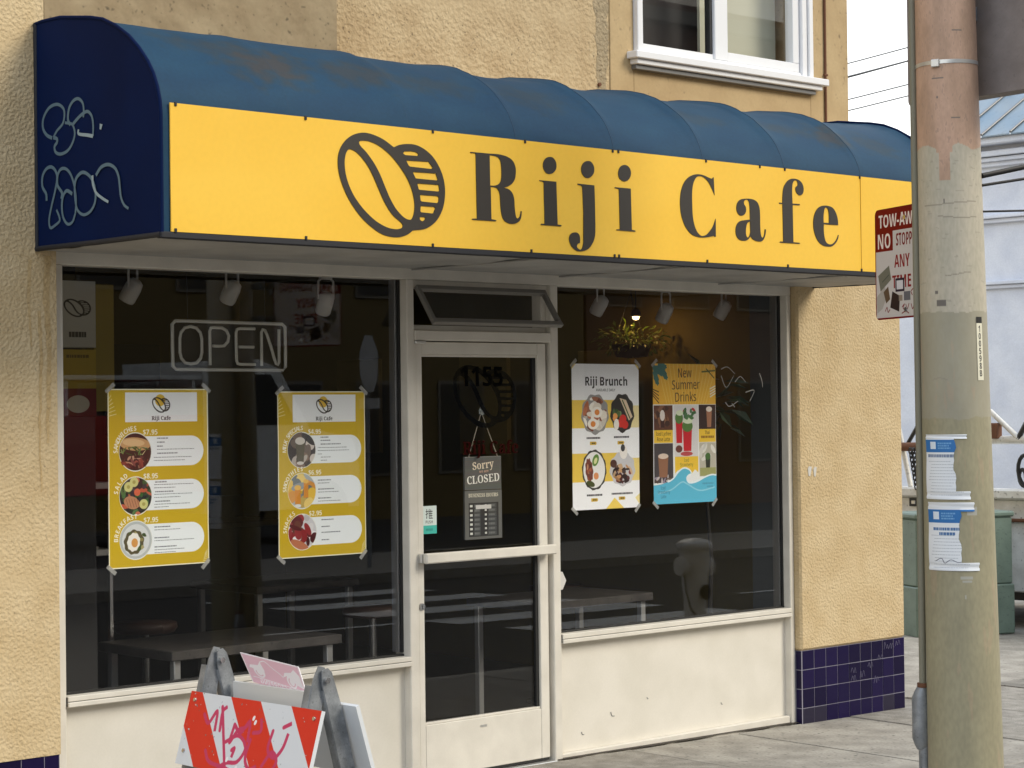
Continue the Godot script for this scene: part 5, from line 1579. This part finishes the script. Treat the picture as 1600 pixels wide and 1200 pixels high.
func far_side() -> void:
	# the buildings across the street, which the shop glass mirrors
	var list := [
		[-30.0, -2.0, 13.0, lin(0.14, 0.12, 0.09), "tan stucco building across the street, behind the viewer"],
		[-1.9, 12.5, 14.5, lin(0.09, 0.06, 0.04), "brown two storey building across the street, nearest the cafe door"],
		[12.6, 29.5, 13.0, lin(0.14, 0.10, 0.04), "ochre shop building across the street with dark shop windows"],
		[29.6, 75.0, 12.5, lin(0.12, 0.065, 0.04), "long brick red building at the far end of the street"],
	]
	for k in list.size():
		var q: Array = list[k]
		var b := thing("street_building", q[4], "building", Vector3(q[0], -1.5, 28.0), 0.0, "buildings across the street")
		var w: float = q[1] - q[0]
		var m := mat("far_wall_%d" % k, q[3], 0.9)
		part("wall", box_st(Vector3(0, 0, 0), Vector3(w, q[2] + 1.0, 9.0), 0.02), m, b)
		part("cornice", box_st(Vector3(-0.05, q[2] + 0.4, -0.3), Vector3(w + 0.05, q[2] + 0.75, -0.001), 0.02), M.far_trim if M.has("far_trim") else mat("far_trim", lin(0.15, 0.135, 0.11), 0.8), b)
		var nx := int(w / 2.4)
		for i in nx:
			for j in 3:
				var x := 0.5 + i * (w - 0.6) / nx
				var y := 1.7 + j * 3.9
				var win := part("window", box_st(Vector3(x, y, -0.06), Vector3(x + 1.4, y + (2.1 if j == 0 else 1.7), -0.001), 0.01), M.far_trim, b)
				part("pane", box_st(Vector3(x + 0.08, y + 0.08, -0.075), Vector3(x + 1.32, y + (2.02 if j == 0 else 1.62), -0.061), 0.0), M.gasket, win)

# ---------------------------------------------------------------- beside and beyond the cafe
func background() -> void:
	# the pale blue building that closes the yard, with moulded bands and a metal roof
	var b := thing("neighbour_building", "pale blue white building with moulded bands and a grey metal roof beyond the yard", "building", Vector3(13.0, 0, 0))
	part("wall", box_st(Vector3(0, -0.6, -6.05), Vector3(0.4, 4.50, 0.0), 0.0), M.blue_wall, b)
	part("front_wall", box_st(Vector3(0.401, -0.6, -0.3), Vector3(9.0, 4.50, 0.0), 0.0), M.blue_wall, b)
	part("lower_wall", box_st(Vector3(0.02, -0.6, -16.0), Vector3(0.4, 3.4, -6.051), 0.0), M.blue_wall, b)
	for q in [[4.235, 0.05, 0.05], [4.286, 0.045, 0.09], [4.34, 0.06, 0.13], [3.62, 0.045, 0.05], [3.668, 0.04, 0.085], [2.905, 0.04, 0.04], [2.948, 0.04, 0.07]]:
		part("band", box_st(Vector3(-q[2], q[0], -6.06), Vector3(-0.001, q[0] + q[1], 0.05), 0.006), M.blue_wall, b)
	part("gutter", box_st(Vector3(-0.22, 4.46, -6.1), Vector3(0.1, 4.54, 0.1), 0.012), M.blue_wall, b)
	# roof of standing-seam sheets
	var m := mottled("roof_metal", c8(104, 128, 146), c8(128, 140, 148), 0.45, 2.4, 0.012, 0.05, 401, 0.2, 0.0, 0.0, 256)
	for k in 17:
		var z := -6.1 + k * 0.365
		var st0 := new_st()
		quad(st0, Vector3(-0.26, 4.545, z + 0.36), Vector3(-0.26, 4.545, z), Vector3(0.75, 5.12, z), Vector3(0.75, 5.12, z + 0.36))
		quad(st0, Vector3(-0.26, 4.53, z + 0.36), Vector3(-0.26, 4.53, z), Vector3(-0.26, 4.545, z), Vector3(-0.26, 4.545, z + 0.36))
		part("roof_sheet", st0, m, b)
		st0 = new_st()
		tube(st0, [Vector3(-0.26, 4.56, z), Vector3(0.75, 5.135, z)], [0.014], 5)
		part("roof_seam", st0, M.anodised, b)
	part("roof_deck", box_st(Vector3(0.751, 4.9, -6.1), Vector3(9.0, 5.1, 0.0), 0.0), M.anodised, b)
	var st := new_st()
	part("end_wall", box_st(Vector3(0.401, -0.6, -6.05), Vector3(9.0, 4.50, -5.75), 0.0), M.blue_wall, b)
	for z in [-5.90, -5.78]:
		st = new_st()
		tube(st, [Vector3(0.85, 5.0, z), Vector3(0.85, 5.42, z)], [0.028], 8)
		part("vent_pipe", st, M.black_steel, b)
	# green utility cabinet
	var c := thing("utility_cabinet", "green metal utility cabinet on the pavement behind the pole", "cabinet", Vector3(7.2, gy(7.4, -2.0) - 0.008, -2.27), -0.438)
	part("body", box_st(Vector3(0, 0.401, -0.42), Vector3(0.87, 0.94, 0), 0.012), M.green_metal, c)
	part("lid", box_st(Vector3(-0.015, 0.941, -0.435), Vector3(0.885, 0.985, 0.015), 0.012), M.green_metal, c)
	part("plinth", box_st(Vector3(-0.01, 0.0, -0.43), Vector3(0.88, 0.40, 0.01), 0.01), M.green_metal, c)
	st = new_st()
	tube(st, [Vector3(0.06, 0.80, -0.002), Vector3(0.06, 0.80, 0.012)], [0.035], 14)
	part("lock", st, M.galvanised, c)
	trailer()
	# wires over the yard
	mat("far_wire", lin(0.22, 0.22, 0.22), 0.7)
	var wires := [[9.0, 0.016], [8.72, 0.016], [8.52, 0.015], [8.22, 0.016], [7.98, 0.016], [7.05, 0.016]]
	for k in wires.size():
		st = new_st()
		var pts := []
		for i in 21:
			var t := i / 20.0
			pts.append(Vector3(30.0, float(wires[k][0]) + lerpf(-0.9, 3.2, t) - sin(PI * t) * 0.9 + (0.0 if k != 2 else 0.4 * t), lerpf(-40.0, 4.0, t)))
		tube(st, pts, [wires[k][1]], 5)
		single("overhead_wire", st, M.cable if k == 2 else M.far_wire, ["highest overhead wire in the sky gap beside the building", "second overhead wire from the top in the sky gap", "third overhead wire from the top, the thickest", "fourth overhead wire from the top in the sky gap", "fifth overhead wire from the top in the sky gap", "lowest overhead wire, just above the awning end"][k], "wire", "overhead wires")

func trailer() -> void:
	var t := thing("utility_trailer", "white work truck bed with rack, chain and coiled hoses behind the cabinet", "truck", Vector3(8.3, gy(8.3, -2.0) - 0.008, 0.0))
	var wt: Material = M.white_truck
	part("bed_side", box_st(Vector3(0, 0.31, -4.6), Vector3(0.08, 1.069, 2.0), 0.01), wt, t)
	part("bed", box_st(Vector3(0.081, 0.31, -4.6), Vector3(2.0, 0.9, 2.0), 0.01), wt, t)
	part("top_rail", box_st(Vector3(-0.05, 1.07, -4.62), Vector3(0.14, 1.155, 2.0), 0.015), wt, t)
	part("rub_rail", box_st(Vector3(-0.03, 0.885, -2.19), Vector3(-0.001, 0.915, 2.0), 0.008), M.rust, t)
	part("door_panel", box_st(Vector3(-0.02, 0.83, -2.30), Vector3(-0.001, 0.88, -2.14), 0.006), wt, t)
	part("door_panel", box_st(Vector3(-0.02, 0.92, -2.30), Vector3(-0.001, 0.97, -2.14), 0.006), wt, t)
	part("latch", box_st(Vector3(-0.015, 0.99, -3.13), Vector3(-0.001, 1.06, -3.03), 0.004), M.black_steel, t)
	part("latch_bolt", box_st(Vector3(-0.025, 1.01, -3.10), Vector3(-0.0155, 1.04, -3.06), 0.003), M.aluminium, t)
	# rack tubes
	var st := new_st()
	tube(st, [Vector3(0.05, 1.55, -2.9), Vector3(0.05, 1.61, 2.0)], [0.035], 8)
	part("rack_bar", st, wt, t)
	st = new_st()
	tube(st, [Vector3(0.0, 1.49, -3.9), Vector3(0.0, 1.50, -2.95)], [0.038], 8)
	part("rack_bar", st, M.rust, t)
	for q in [[1.49, -3.19, 1.72, -3.03, 0.018, 1], [1.66, -3.26, 1.156, -3.14, 0.024, 0], [1.80, -2.33, 1.57, -2.05, 0.022, 0], [1.70, -1.98, 1.57, -2.06, 0.022, 1], [1.156, -2.6, 1.56, -2.6, 0.028, 0]]:
		st = new_st()
		tube(st, [Vector3(0.03, q[0], q[1]), Vector3(0.03, q[2], q[3])], [q[4]], 6)
		part("rack_brace", st, M.black_steel if q[5] else wt, t)
	part("rack_joint", box_st(Vector3(-0.02, 1.57, -2.30), Vector3(0.07, 1.70, -2.235), 0.01), M.rust, t)
	# chain: single links, two strands from the bar
	for k in 18:
		st = new_st()
		var y := 1.465 - 0.038 * (k % 9)
		var zc := -3.075 + 0.007 * (k % 9) + 0.035 * (k / 9)
		var ring := []
		for i in 11:
			var a := TAU * i / 10.0
			var p := Vector2(cos(a) * 0.016, sin(a) * 0.027)
			ring.append(Vector3(-0.06, y + p.y, zc + p.x) if k % 2 == 0 else Vector3(-0.06 + p.x, y + p.y, zc))
		tube(st, ring, [0.007], 5)
		part("chain_link", st, M.black_steel, t)
	# hoses
	for q in [[-2.02, 0.13, 0.0], [-1.92, 0.11, 0.05], [-2.06, 0.07, 0.02]]:
		st = new_st()
		var ring := []
		for i in 19:
			var a := TAU * i / 16.0
			ring.append(Vector3(0.05 + q[2] + 0.004 * i, 1.175 + q[1] + sin(a) * q[1], q[0] + cos(a) * q[1] * 0.6))
		tube(st, ring, [0.017], 7)
		part("hose", st, M.cable, t)
	for z in [-1.55, 0.6]:
		st = new_st()
		tube(st, [Vector3(0.1, 0.33, z), Vector3(0.4, 0.33, z)], [0.33], 22)
		part("wheel", st, M.black_rubber, t)
	part("chassis", box_st(Vector3(0.4, 0.2, -4.4), Vector3(1.6, 0.319, 1.9), 0.01), M.black_steel, t)
	part("under_bed_sheet", box_st(Vector3(0.41, 0.02, -2.2), Vector3(0.45, 0.3, 1.4), 0.0), M.black_rubber, t)  # plain black sheet closing the space under the bed

# ---------------------------------------------------------------- shapes
func new_st() -> SurfaceTool:
	var st := SurfaceTool.new()
	st.begin(Mesh.PRIMITIVE_TRIANGLES)
	st.set_smooth_group(-1)
	xf = Transform3D.IDENTITY
	return st

func vert(st: SurfaceTool, p: Vector3, uv := Vector2.ZERO) -> void:
	st.set_uv(uv)
	st.add_vertex(xf * p)

# corners counter-clockwise as seen from outside
func tri(st: SurfaceTool, a: Vector3, b: Vector3, c: Vector3) -> void:
	vert(st, a); vert(st, c); vert(st, b)

func quad(st: SurfaceTool, a: Vector3, b: Vector3, c: Vector3, d: Vector3, ua := Vector2(0, 1), ub := Vector2(1, 1), uc := Vector2(1, 0), ud := Vector2(0, 0)) -> void:
	vert(st, a, ua); vert(st, c, uc); vert(st, b, ub)
	vert(st, a, ua); vert(st, d, ud); vert(st, c, uc)

# a box with chamfered edges
func bx(st: SurfaceTool, lo: Vector3, hi: Vector3, bev := 0.003) -> void:
	var s := hi - lo
	bev = minf(bev, minf(s.x, minf(s.y, s.z)) * 0.45)
	var c := (lo + hi) * 0.5
	var h := s * 0.5
	var axes := [Vector3.RIGHT, Vector3.UP, Vector3.BACK]
	if bev <= 0.0:
		bev = 0.00001
	for i in 3:
		var n: Vector3 = axes[i]
		var u: Vector3 = axes[(i + 1) % 3]
		var v: Vector3 = axes[(i + 2) % 3]
		var hn := h.dot(n)
		var hu := h.dot(u)
		var hv := h.dot(v)
		for sg in [1.0, -1.0]:
			var o: Vector3 = c + n * hn * sg
			var du := u * (hu - bev)
			var dv := v * (hv - bev)
			if sg > 0:
				quad(st, o - du - dv, o + du - dv, o + du + dv, o - du + dv)
			else:
				quad(st, o - du + dv, o + du + dv, o + du - dv, o - du - dv)
			# edges along u, between face n*sg and face v*sv
			for sv in [1.0, -1.0]:
				var p: Vector3 = c + n * hn * sg + v * (hv - bev) * sv
				var q: Vector3 = c + n * (hn - bev) * sg + v * hv * sv
				if sg * sv > 0:
					quad(st, p - du, p + du, q + du, q - du)
				else:
					quad(st, p + du, p - du, q - du, q + du)
	for sx in [1.0, -1.0]:
		for sy in [1.0, -1.0]:
			for sz in [1.0, -1.0]:
				var a := c + Vector3(h.x * sx, (h.y - bev) * sy, (h.z - bev) * sz)
				var b := c + Vector3((h.x - bev) * sx, h.y * sy, (h.z - bev) * sz)
				var d := c + Vector3((h.x - bev) * sx, (h.y - bev) * sy, h.z * sz)
				if sx * sy * sz > 0:
					tri(st, a, b, d)
				else:
					tri(st, a, d, b)

func box_st(lo: Vector3, hi: Vector3, bev := 0.003) -> SurfaceTool:
	var st := new_st()
	bx(st, lo, hi, bev)
	return st

# a round tube through points, with a radius for each point
func tube(st: SurfaceTool, pts: Array, radii: Array, sides := 12, caps := true) -> void:
	st.set_smooth_group(0)
	var rings := []
	var up := Vector3.UP
	for i in pts.size():
		var p: Vector3 = pts[i]
		var t: Vector3 = ((pts[mini(i + 1, pts.size() - 1)] as Vector3) - (pts[maxi(i - 1, 0)] as Vector3)).normalized()
		if absf(t.dot(up)) > 0.95:
			up = Vector3.RIGHT if absf(t.x) < 0.9 else Vector3.BACK
		var a := up.cross(t).normalized()
		var b := t.cross(a).normalized()
		up = b
		var ring := []
		for k in sides:
			var g := TAU * k / sides
			ring.append(p + (a * cos(g) + b * sin(g)) * float(radii[mini(i, radii.size() - 1)]))
		rings.append(ring)
	for i in rings.size() - 1:
		for k in sides:
			var k2 := (k + 1) % sides
			var u0 := float(k) / sides
			var u1 := float(k + 1) / sides
			quad(st, rings[i][k], rings[i][k2], rings[i + 1][k2], rings[i + 1][k], Vector2(u0, i), Vector2(u1, i), Vector2(u1, i + 1), Vector2(u0, i + 1))
	st.set_smooth_group(-1)
	if caps:
		for k in sides:
			var k2 := (k + 1) % sides
			tri(st, pts[0], rings[0][k2], rings[0][k])
			tri(st, pts[-1], rings[-1][k], rings[-1][k2])

# a surface of revolution about y: profile of (radius, height), from the bottom up
func lathe(st: SurfaceTool, prof: Array, sides := 20, at := Vector3.ZERO, smooth := true) -> void:
	st.set_smooth_group(0 if smooth else -1)
	for i in prof.size() - 1:
		var p: Vector2 = prof[i]
		var q: Vector2 = prof[i + 1]
		for k in sides:
			var a := TAU * k / sides
			var b := TAU * (k + 1) / sides
			var d0 := Vector3(sin(a), 0, cos(a))
			var d1 := Vector3(sin(b), 0, cos(b))
			quad(st, at + d0 * p.x + Vector3.UP * p.y, at + d1 * p.x + Vector3.UP * p.y, at + d1 * q.x + Vector3.UP * q.y, at + d0 * q.x + Vector3.UP * q.y,
				Vector2(float(k) / sides, 1.0 - float(i) / prof.size()), Vector2(float(k + 1) / sides, 1.0 - float(i) / prof.size()), Vector2(float(k + 1) / sides, 1.0 - float(i + 1) / prof.size()), Vector2(float(k) / sides, 1.0 - float(i + 1) / prof.size()))
	st.set_smooth_group(-1)

# a grid surface: f(i, j) gives the point
func grid(st: SurfaceTool, nx: int, ny: int, f: Callable, smooth := true) -> void:
	st.set_smooth_group(0 if smooth else -1)
	for i in nx:
		for j in ny:
			var a: Vector3 = f.call(float(i) / nx, float(j) / ny)
			var b: Vector3 = f.call(float(i + 1) / nx, float(j) / ny)
			var c: Vector3 = f.call(float(i + 1) / nx, float(j + 1) / ny)
			var d: Vector3 = f.call(float(i) / nx, float(j + 1) / ny)
			quad(st, a, b, c, d, Vector2(float(i) / nx, 1.0 - float(j) / ny), Vector2(float(i + 1) / nx, 1.0 - float(j) / ny), Vector2(float(i + 1) / nx, 1.0 - float(j + 1) / ny), Vector2(float(i) / nx, 1.0 - float(j + 1) / ny))
	st.set_smooth_group(-1)

# a plate with any outlines (holes by the even-odd rule), facing +z, cut into bands
func plate(st: SurfaceTool, contours: Array, z0: float, z1: float) -> void:
	var ys := {}
	for c in contours:
		for p in c:
			ys[snappedf(p.y, 0.00001)] = true
	var levels: Array = ys.keys()
	levels.sort()
	for i in levels.size() - 1:
		var y0: float = levels[i]
		var y1: float = levels[i + 1]
		var ym := (y0 + y1) * 0.5
		var hits := []
		for c in contours:
			var n: int = c.size()
			for k in n:
				var a: Vector2 = c[k]
				var b: Vector2 = c[(k + 1) % n]
				if (a.y > ym) != (b.y > ym):
					var s := (b.x - a.x) / (b.y - a.y)
					hits.append([a.x + (ym - a.y) * s, a.x + (y0 - a.y) * s, a.x + (y1 - a.y) * s])
		hits.sort_custom(func(p, q): return p[0] < q[0])
		for k in range(0, hits.size() - 1, 2):
			quad(st, Vector3(hits[k][1], y0, z1), Vector3(hits[k + 1][1], y0, z1), Vector3(hits[k + 1][2], y1, z1), Vector3(hits[k][2], y1, z1))
	for c in contours:
		var n: int = c.size()
		for k in n:
			var a: Vector2 = c[k]
			var b: Vector2 = c[(k + 1) % n]
			quad(st, Vector3(a.x, a.y, z0), Vector3(b.x, b.y, z0), Vector3(b.x, b.y, z1), Vector3(a.x, a.y, z1))

# a flat printed sheet with a thin edge, lower left corner at the origin, facing +z
func sheet(w: float, h: float, t := 0.0008) -> SurfaceTool:
	var st := new_st()
	quad(st, Vector3(0, 0, t), Vector3(w, 0, t), Vector3(w, h, t), Vector3(0, h, t))
	var e := Vector2(0.004, 0.004)
	quad(st, Vector3(w, 0, 0), Vector3(0, 0, 0), Vector3(0, h, 0), Vector3(w, h, 0), e, e, e, e)
	quad(st, Vector3(0, 0, 0), Vector3(w, 0, 0), Vector3(w, 0, t), Vector3(0, 0, t), e, e, e, e)
	quad(st, Vector3(0, h, t), Vector3(w, h, t), Vector3(w, h, 0), Vector3(0, h, 0), e, e, e, e)
	quad(st, Vector3(0, 0, 0), Vector3(0, 0, t), Vector3(0, h, t), Vector3(0, h, 0), e, e, e, e)
	quad(st, Vector3(w, 0, t), Vector3(w, 0, 0), Vector3(w, h, 0), Vector3(w, h, t), e, e, e, e)
	return st

func spline(p: PackedVector2Array, steps := 4) -> PackedVector2Array:
	var out := PackedVector2Array()
	var n := p.size()
	var closed := n > 3 and p[0].distance_to(p[n - 1]) < 0.002
	for i in n - 1:
		var a: Vector2 = p[i - 1] if i > 0 else (p[n - 2] if closed else p[0] * 2.0 - p[1])
		var b := p[i]
		var c := p[i + 1]
		var d: Vector2 = p[i + 2] if i + 2 < n else (p[1] if closed else p[n - 1] * 2.0 - p[n - 2])
		for k in steps:
			var t := float(k) / steps
			out.append(0.5 * (2.0 * b + (c - a) * t + (2.0 * a - 5.0 * b + 4.0 * c - d) * t * t + (3.0 * b - a - 3.0 * c + d) * t * t * t))
	out.append(p[n - 1])
	return out

func glyph(key: String) -> Array:
	var out := []
	for contour in GLYPHS[key]:
		var pts := PackedVector2Array()
		for run in contour:
			var q := PackedVector2Array()
			for k in range(1, run.size(), 2):
				q.append(Vector2(run[k], run[k + 1]) * 0.001)
			pts.append_array(spline(q) if run[0] == 1 else q)
		var clean := PackedVector2Array()
		for p in pts:
			if clean.is_empty() or clean[-1].distance_to(p) > 0.0004:
				clean.append(p)
		if clean[0].distance_to(clean[-1]) < 0.0004:
			clean.remove_at(clean.size() - 1)
		out.append(clean)
	return out

# a flat painted stroke on the plane through o with axes u, v
func stroke(st: SurfaceTool, pts: PackedVector2Array, w0: float, w1: float, o: Vector3, u: Vector3, v: Vector3) -> void:
	var p := spline(pts, 5)
	var n := p.size()
	for i in n - 1:
		var ta := (p[mini(i + 1, n - 1)] - p[maxi(i - 1, 0)]).normalized().orthogonal()
		var tb := (p[mini(i + 2, n - 1)] - p[i]).normalized().orthogonal()
		var wa := lerpf(w0, w1, float(i) / n) * 0.5
		var wb := lerpf(w0, w1, float(i + 1) / n) * 0.5
		var a := p[i] + ta * wa
		var b := p[i] - ta * wa
		var c := p[i + 1] - tb * wb
		var d := p[i + 1] + tb * wb
		quad(st, o + u * b.x + v * b.y, o + u * c.x + v * c.y, o + u * d.x + v * d.y, o + u * a.x + v * a.y)

# ---------------------------------------------------------------- nodes
func numbered(called: String) -> String:
	if not taken.has(called):
		taken[called] = 0
		return called
	taken[called] += 1
	return "%s_%03d" % [called, taken[called]]

func thing(called: String, label: String, category: String, at := Vector3.ZERO, turn := 0.0, group := "") -> Node3D:
	var o := Node3D.new()
	o.name = numbered(called)
	add_child(o)
	o.position = at
	o.rotation.y = turn
	o.set_meta("label", label)
	o.set_meta("category", category)
	if group:
		o.set_meta("group", group)
	return o

func part(called: String, st: SurfaceTool, m: Material, parent: Node3D) -> MeshInstance3D:
	st.generate_normals()
	var o := MeshInstance3D.new()
	o.name = called
	o.mesh = st.commit()
	o.material_override = m
	parent.add_child(o, true)
	return o

func piece(called: String, mesh: Mesh, m: Material, parent: Node3D, at: Vector3) -> MeshInstance3D:
	var o := MeshInstance3D.new()
	o.name = called
	o.mesh = mesh
	o.material_override = m
	o.position = at
	parent.add_child(o, true)
	return o

func single(called: String, st: SurfaceTool, m: Material, label: String, category: String, group := "") -> MeshInstance3D:
	var o := part(numbered(called), st, m, self)
	o.set_meta("label", label)
	o.set_meta("category", category)
	if group:
		o.set_meta("group", group)
	return o

func setting(called: String, st: SurfaceTool, m: Material) -> MeshInstance3D:
	var o := part(numbered(called), st, m, self)
	o.set_meta("kind", "structure")
	return o

func mesh_of(st: SurfaceTool) -> Mesh:
	st.generate_normals()
	return st.commit()

# ---------------------------------------------------------------- materials
func lin(r: float, g: float, b: float) -> Color:
	return Color(r, g, b).linear_to_srgb()

func c8(r: int, g: int, b: int) -> Color:
	return Color8(r, g, b)

func mat(called: String, c: Color, rough := 0.6, metal := 0.0) -> StandardMaterial3D:
	var m := StandardMaterial3D.new()
	m.resource_name = called
	m.albedo_color = c
	m.roughness = rough
	m.metallic = metal
	M[called] = m
	return m

func noise_image(size: int, freq: float, octaves: int, sd: int, kind := FastNoiseLite.TYPE_SIMPLEX_SMOOTH) -> Image:
	var n := FastNoiseLite.new()
	n.noise_type = kind
	n.seed = sd
	n.frequency = freq
	n.fractal_octaves = octaves
	return n.get_seamless_image(size, size)

# a mottled surface: two tones mixed by broad noise, with fine grain and dark specks
func mottled(called: String, a: Color, b: Color, rough: float, metres: float, broad: float, fine: float, sd: int, specks := 0.0, bump := 0.0, bump_freq := 0.05, size := 512) -> StandardMaterial3D:
	var m := mat(called, Color.WHITE, rough)
	var n1 := noise_image(size, broad, 4, sd)
	var n2 := noise_image(size, 0.22, 2, sd + 7)
	var n3 := noise_image(size, 0.09, 2, sd + 13)
	var im := Image.create(size, size, false, Image.FORMAT_RGB8)
	for y in size:
		for x in size:
			var t := clampf((n1.get_pixel(x, y).r - 0.5) * 1.7 + 0.5, 0.0, 1.0)
			var c := a.lerp(b, t)
			var g := 1.0 + (n2.get_pixel(x, y).r - 0.5) * fine
			var s := n3.get_pixel(x, y).r
			if specks > 0.0 and s < 0.24:
				g *= 1.0 - specks * (0.24 - s) * 6.0
			im.set_pixel(x, y, Color(c.r * g, c.g * g, c.b * g))
	m.albedo_texture = ImageTexture.create_from_image(im)
	m.uv1_triplanar = true
	m.uv1_world_triplanar = true
	m.uv1_scale = Vector3.ONE / metres
	if bump > 0.0:
		m.heightmap_enabled = true
		m.heightmap_scale = bump
		m.heightmap_texture = ImageTexture.create_from_image(noise_image(size, bump_freq, 3, sd + 21))
	return m

func print_mat(called: String, im: Image, rough := 0.45) -> StandardMaterial3D:
	var m := mat(called, Color.WHITE, rough)
	m.albedo_texture = ImageTexture.create_from_image(im)
	m.texture_repeat = false
	return m

# ---------------------------------------------------------------- printing: flat colour on an image, drawn at twice the size
func paper(w: int, h: int, c: Color) -> Image:
	var im := Image.create(w * 2, h * 2, false, Image.FORMAT_RGB8)
	im.fill(c)
	return im

func done(im: Image) -> Image:
	im.resize(im.get_width() / 2, im.get_height() / 2, Image.INTERPOLATE_BILINEAR)
	return im

func ink(im: Image, contours: Array, c: Color, clip := Rect2()) -> void:
	var lo := INF
	var hi := -INF
	for q in contours:
		for p in q:
			lo = minf(lo, p.y)
			hi = maxf(hi, p.y)
	var y0 := maxi(0, floori(lo * 2.0))
	var y1 := mini(im.get_height() - 1, ceili(hi * 2.0))
	for y in range(y0, y1 + 1):
		var ym := (y + 0.5) * 0.5
		var hits: Array[float] = []
		for q in contours:
			var n: int = q.size()
			for k in n:
				var a: Vector2 = q[k]
				var b: Vector2 = q[(k + 1) % n]
				if (a.y > ym) != (b.y > ym):
					hits.append(a.x + (ym - a.y) * (b.x - a.x) / (b.y - a.y))
		hits.sort()
		for k in range(0, hits.size() - 1, 2):
			var p0 := hits[k]
			var p1 := hits[k + 1]
			if clip.size.x > 0.0:
				# the clip is an ellipse in this rectangle
				var m := clip.get_center()
				var e := 1.0 - pow((ym - m.y) / (clip.size.y * 0.5), 2.0)
				if e <= 0.0:
					continue
				var half := sqrt(e) * clip.size.x * 0.5
				p0 = maxf(p0, m.x - half)
				p1 = minf(p1, m.x + half)
			var x0 := maxi(0, roundi(p0 * 2.0))
			var x1 := mini(im.get_width(), roundi(p1 * 2.0))
			if x1 > x0:
				im.fill_rect(Rect2i(x0, y, x1 - x0, 1), c)

func box2(x: float, y: float, w: float, h: float) -> Array:
	return [PackedVector2Array([Vector2(x, y), Vector2(x + w, y), Vector2(x + w, y + h), Vector2(x, y + h)])]

func oval(cx: float, cy: float, rx: float, ry: float, turn := 0.0, wobble := 0.0, lobes := 9) -> Array:
	var p := PackedVector2Array()
	for k in 40:
		var a := TAU * k / 40.0
		var r := 1.0 + wobble * sin(a * lobes)
		p.append(Vector2(cx, cy) + (Vector2(cos(a) * rx, sin(a) * ry) * r).rotated(turn))
	return [p]

func pill(x: float, y: float, w: float, h: float) -> Array:
	var p := PackedVector2Array([Vector2(x, y)])
	for k in 17:
		var a := -PI / 2 + PI * k / 16.0
		p.append(Vector2(x + w - h / 2 + cos(a) * h / 2, y + h / 2 + sin(a) * h / 2))
	p.append(Vector2(x, y + h))
	return [p]

func line(im: Image, a: Vector2, b: Vector2, w: float, c: Color) -> void:
	var n := (b - a).normalized().orthogonal() * w * 0.5
	ink(im, [PackedVector2Array([a + n, b + n, b - n, a - n])], c)

func curve(im: Image, pts: Array, w: float, c: Color) -> void:
	var p := spline(PackedVector2Array(pts), 5)
	for i in p.size() - 1:
		line(im, p[i], p[i + 1], w, c)
		ink(im, oval(p[i].x, p[i].y, w / 2, w / 2), c)

func font_of(face: String, weight := 400) -> SystemFont:
	var f := SystemFont.new()
	f.font_names = PackedStringArray([face])
	f.font_weight = weight
	return f

var text_cache := {}
func text_tris(s: String, face: String, weight: int) -> Array:
	var key := s + "|" + face + str(weight)
	if text_cache.has(key):
		return text_cache[key]
	var t := TextMesh.new()
	t.text = s
	t.font = font_of(face, weight)
	t.font_size = 48
	t.pixel_size = 1.0 / 48.0
	t.depth = 0.0
	t.curve_step = 1.0
	var out := []
	for k in t.get_surface_count():
		var arr := t.surface_get_arrays(k)
		var v: PackedVector3Array = arr[Mesh.ARRAY_VERTEX]
		var idx: PackedInt32Array = arr[Mesh.ARRAY_INDEX] if arr[Mesh.ARRAY_INDEX] != null else PackedInt32Array(range(v.size()))
		for i in range(0, idx.size() - 2, 3):
			out.append(PackedVector2Array([Vector2(v[idx[i]].x, v[idx[i]].y), Vector2(v[idx[i + 1]].x, v[idx[i + 1]].y), Vector2(v[idx[i + 2]].x, v[idx[i + 2]].y)]))
	text_cache[key] = out
	return out

# centred lettering; size is the em in pixels, sx squeezes it sideways
func write(im: Image, s: String, at: Vector2, size: float, c: Color, face := "Droid Sans", weight := 400, turn := 0.0, sx := 1.0) -> void:
	for t in text_tris(s, face, weight):
		var q := PackedVector2Array()
		for p in t:
			q.append(at + Vector2(p.x * size * sx, -p.y * size).rotated(turn))
		ink(im, [q], c)

# the shop's mark, scaled into a box
func mark(im: Image, at: Vector2, size: float, c: Color) -> void:
	var cs := []
	for q in glyph("logo"):
		var r := PackedVector2Array()
		for p in q:
			r.append(at + Vector2(p.x + 0.895, -(p.y - 2.613)) * (size / 0.585))
		cs.append(r)
	ink(im, cs, c)

func arc_text(im: Image, s: String, at: Vector2, r: float, a0: float, a1: float, size: float, c: Color) -> void:
	for k in s.length():
		var a := lerpf(a0, a1, (k + 0.5) / s.length())
		write(im, s[k], at + Vector2(cos(a), sin(a)) * r, size, c, "Droid Sans", 700, a + PI / 2)
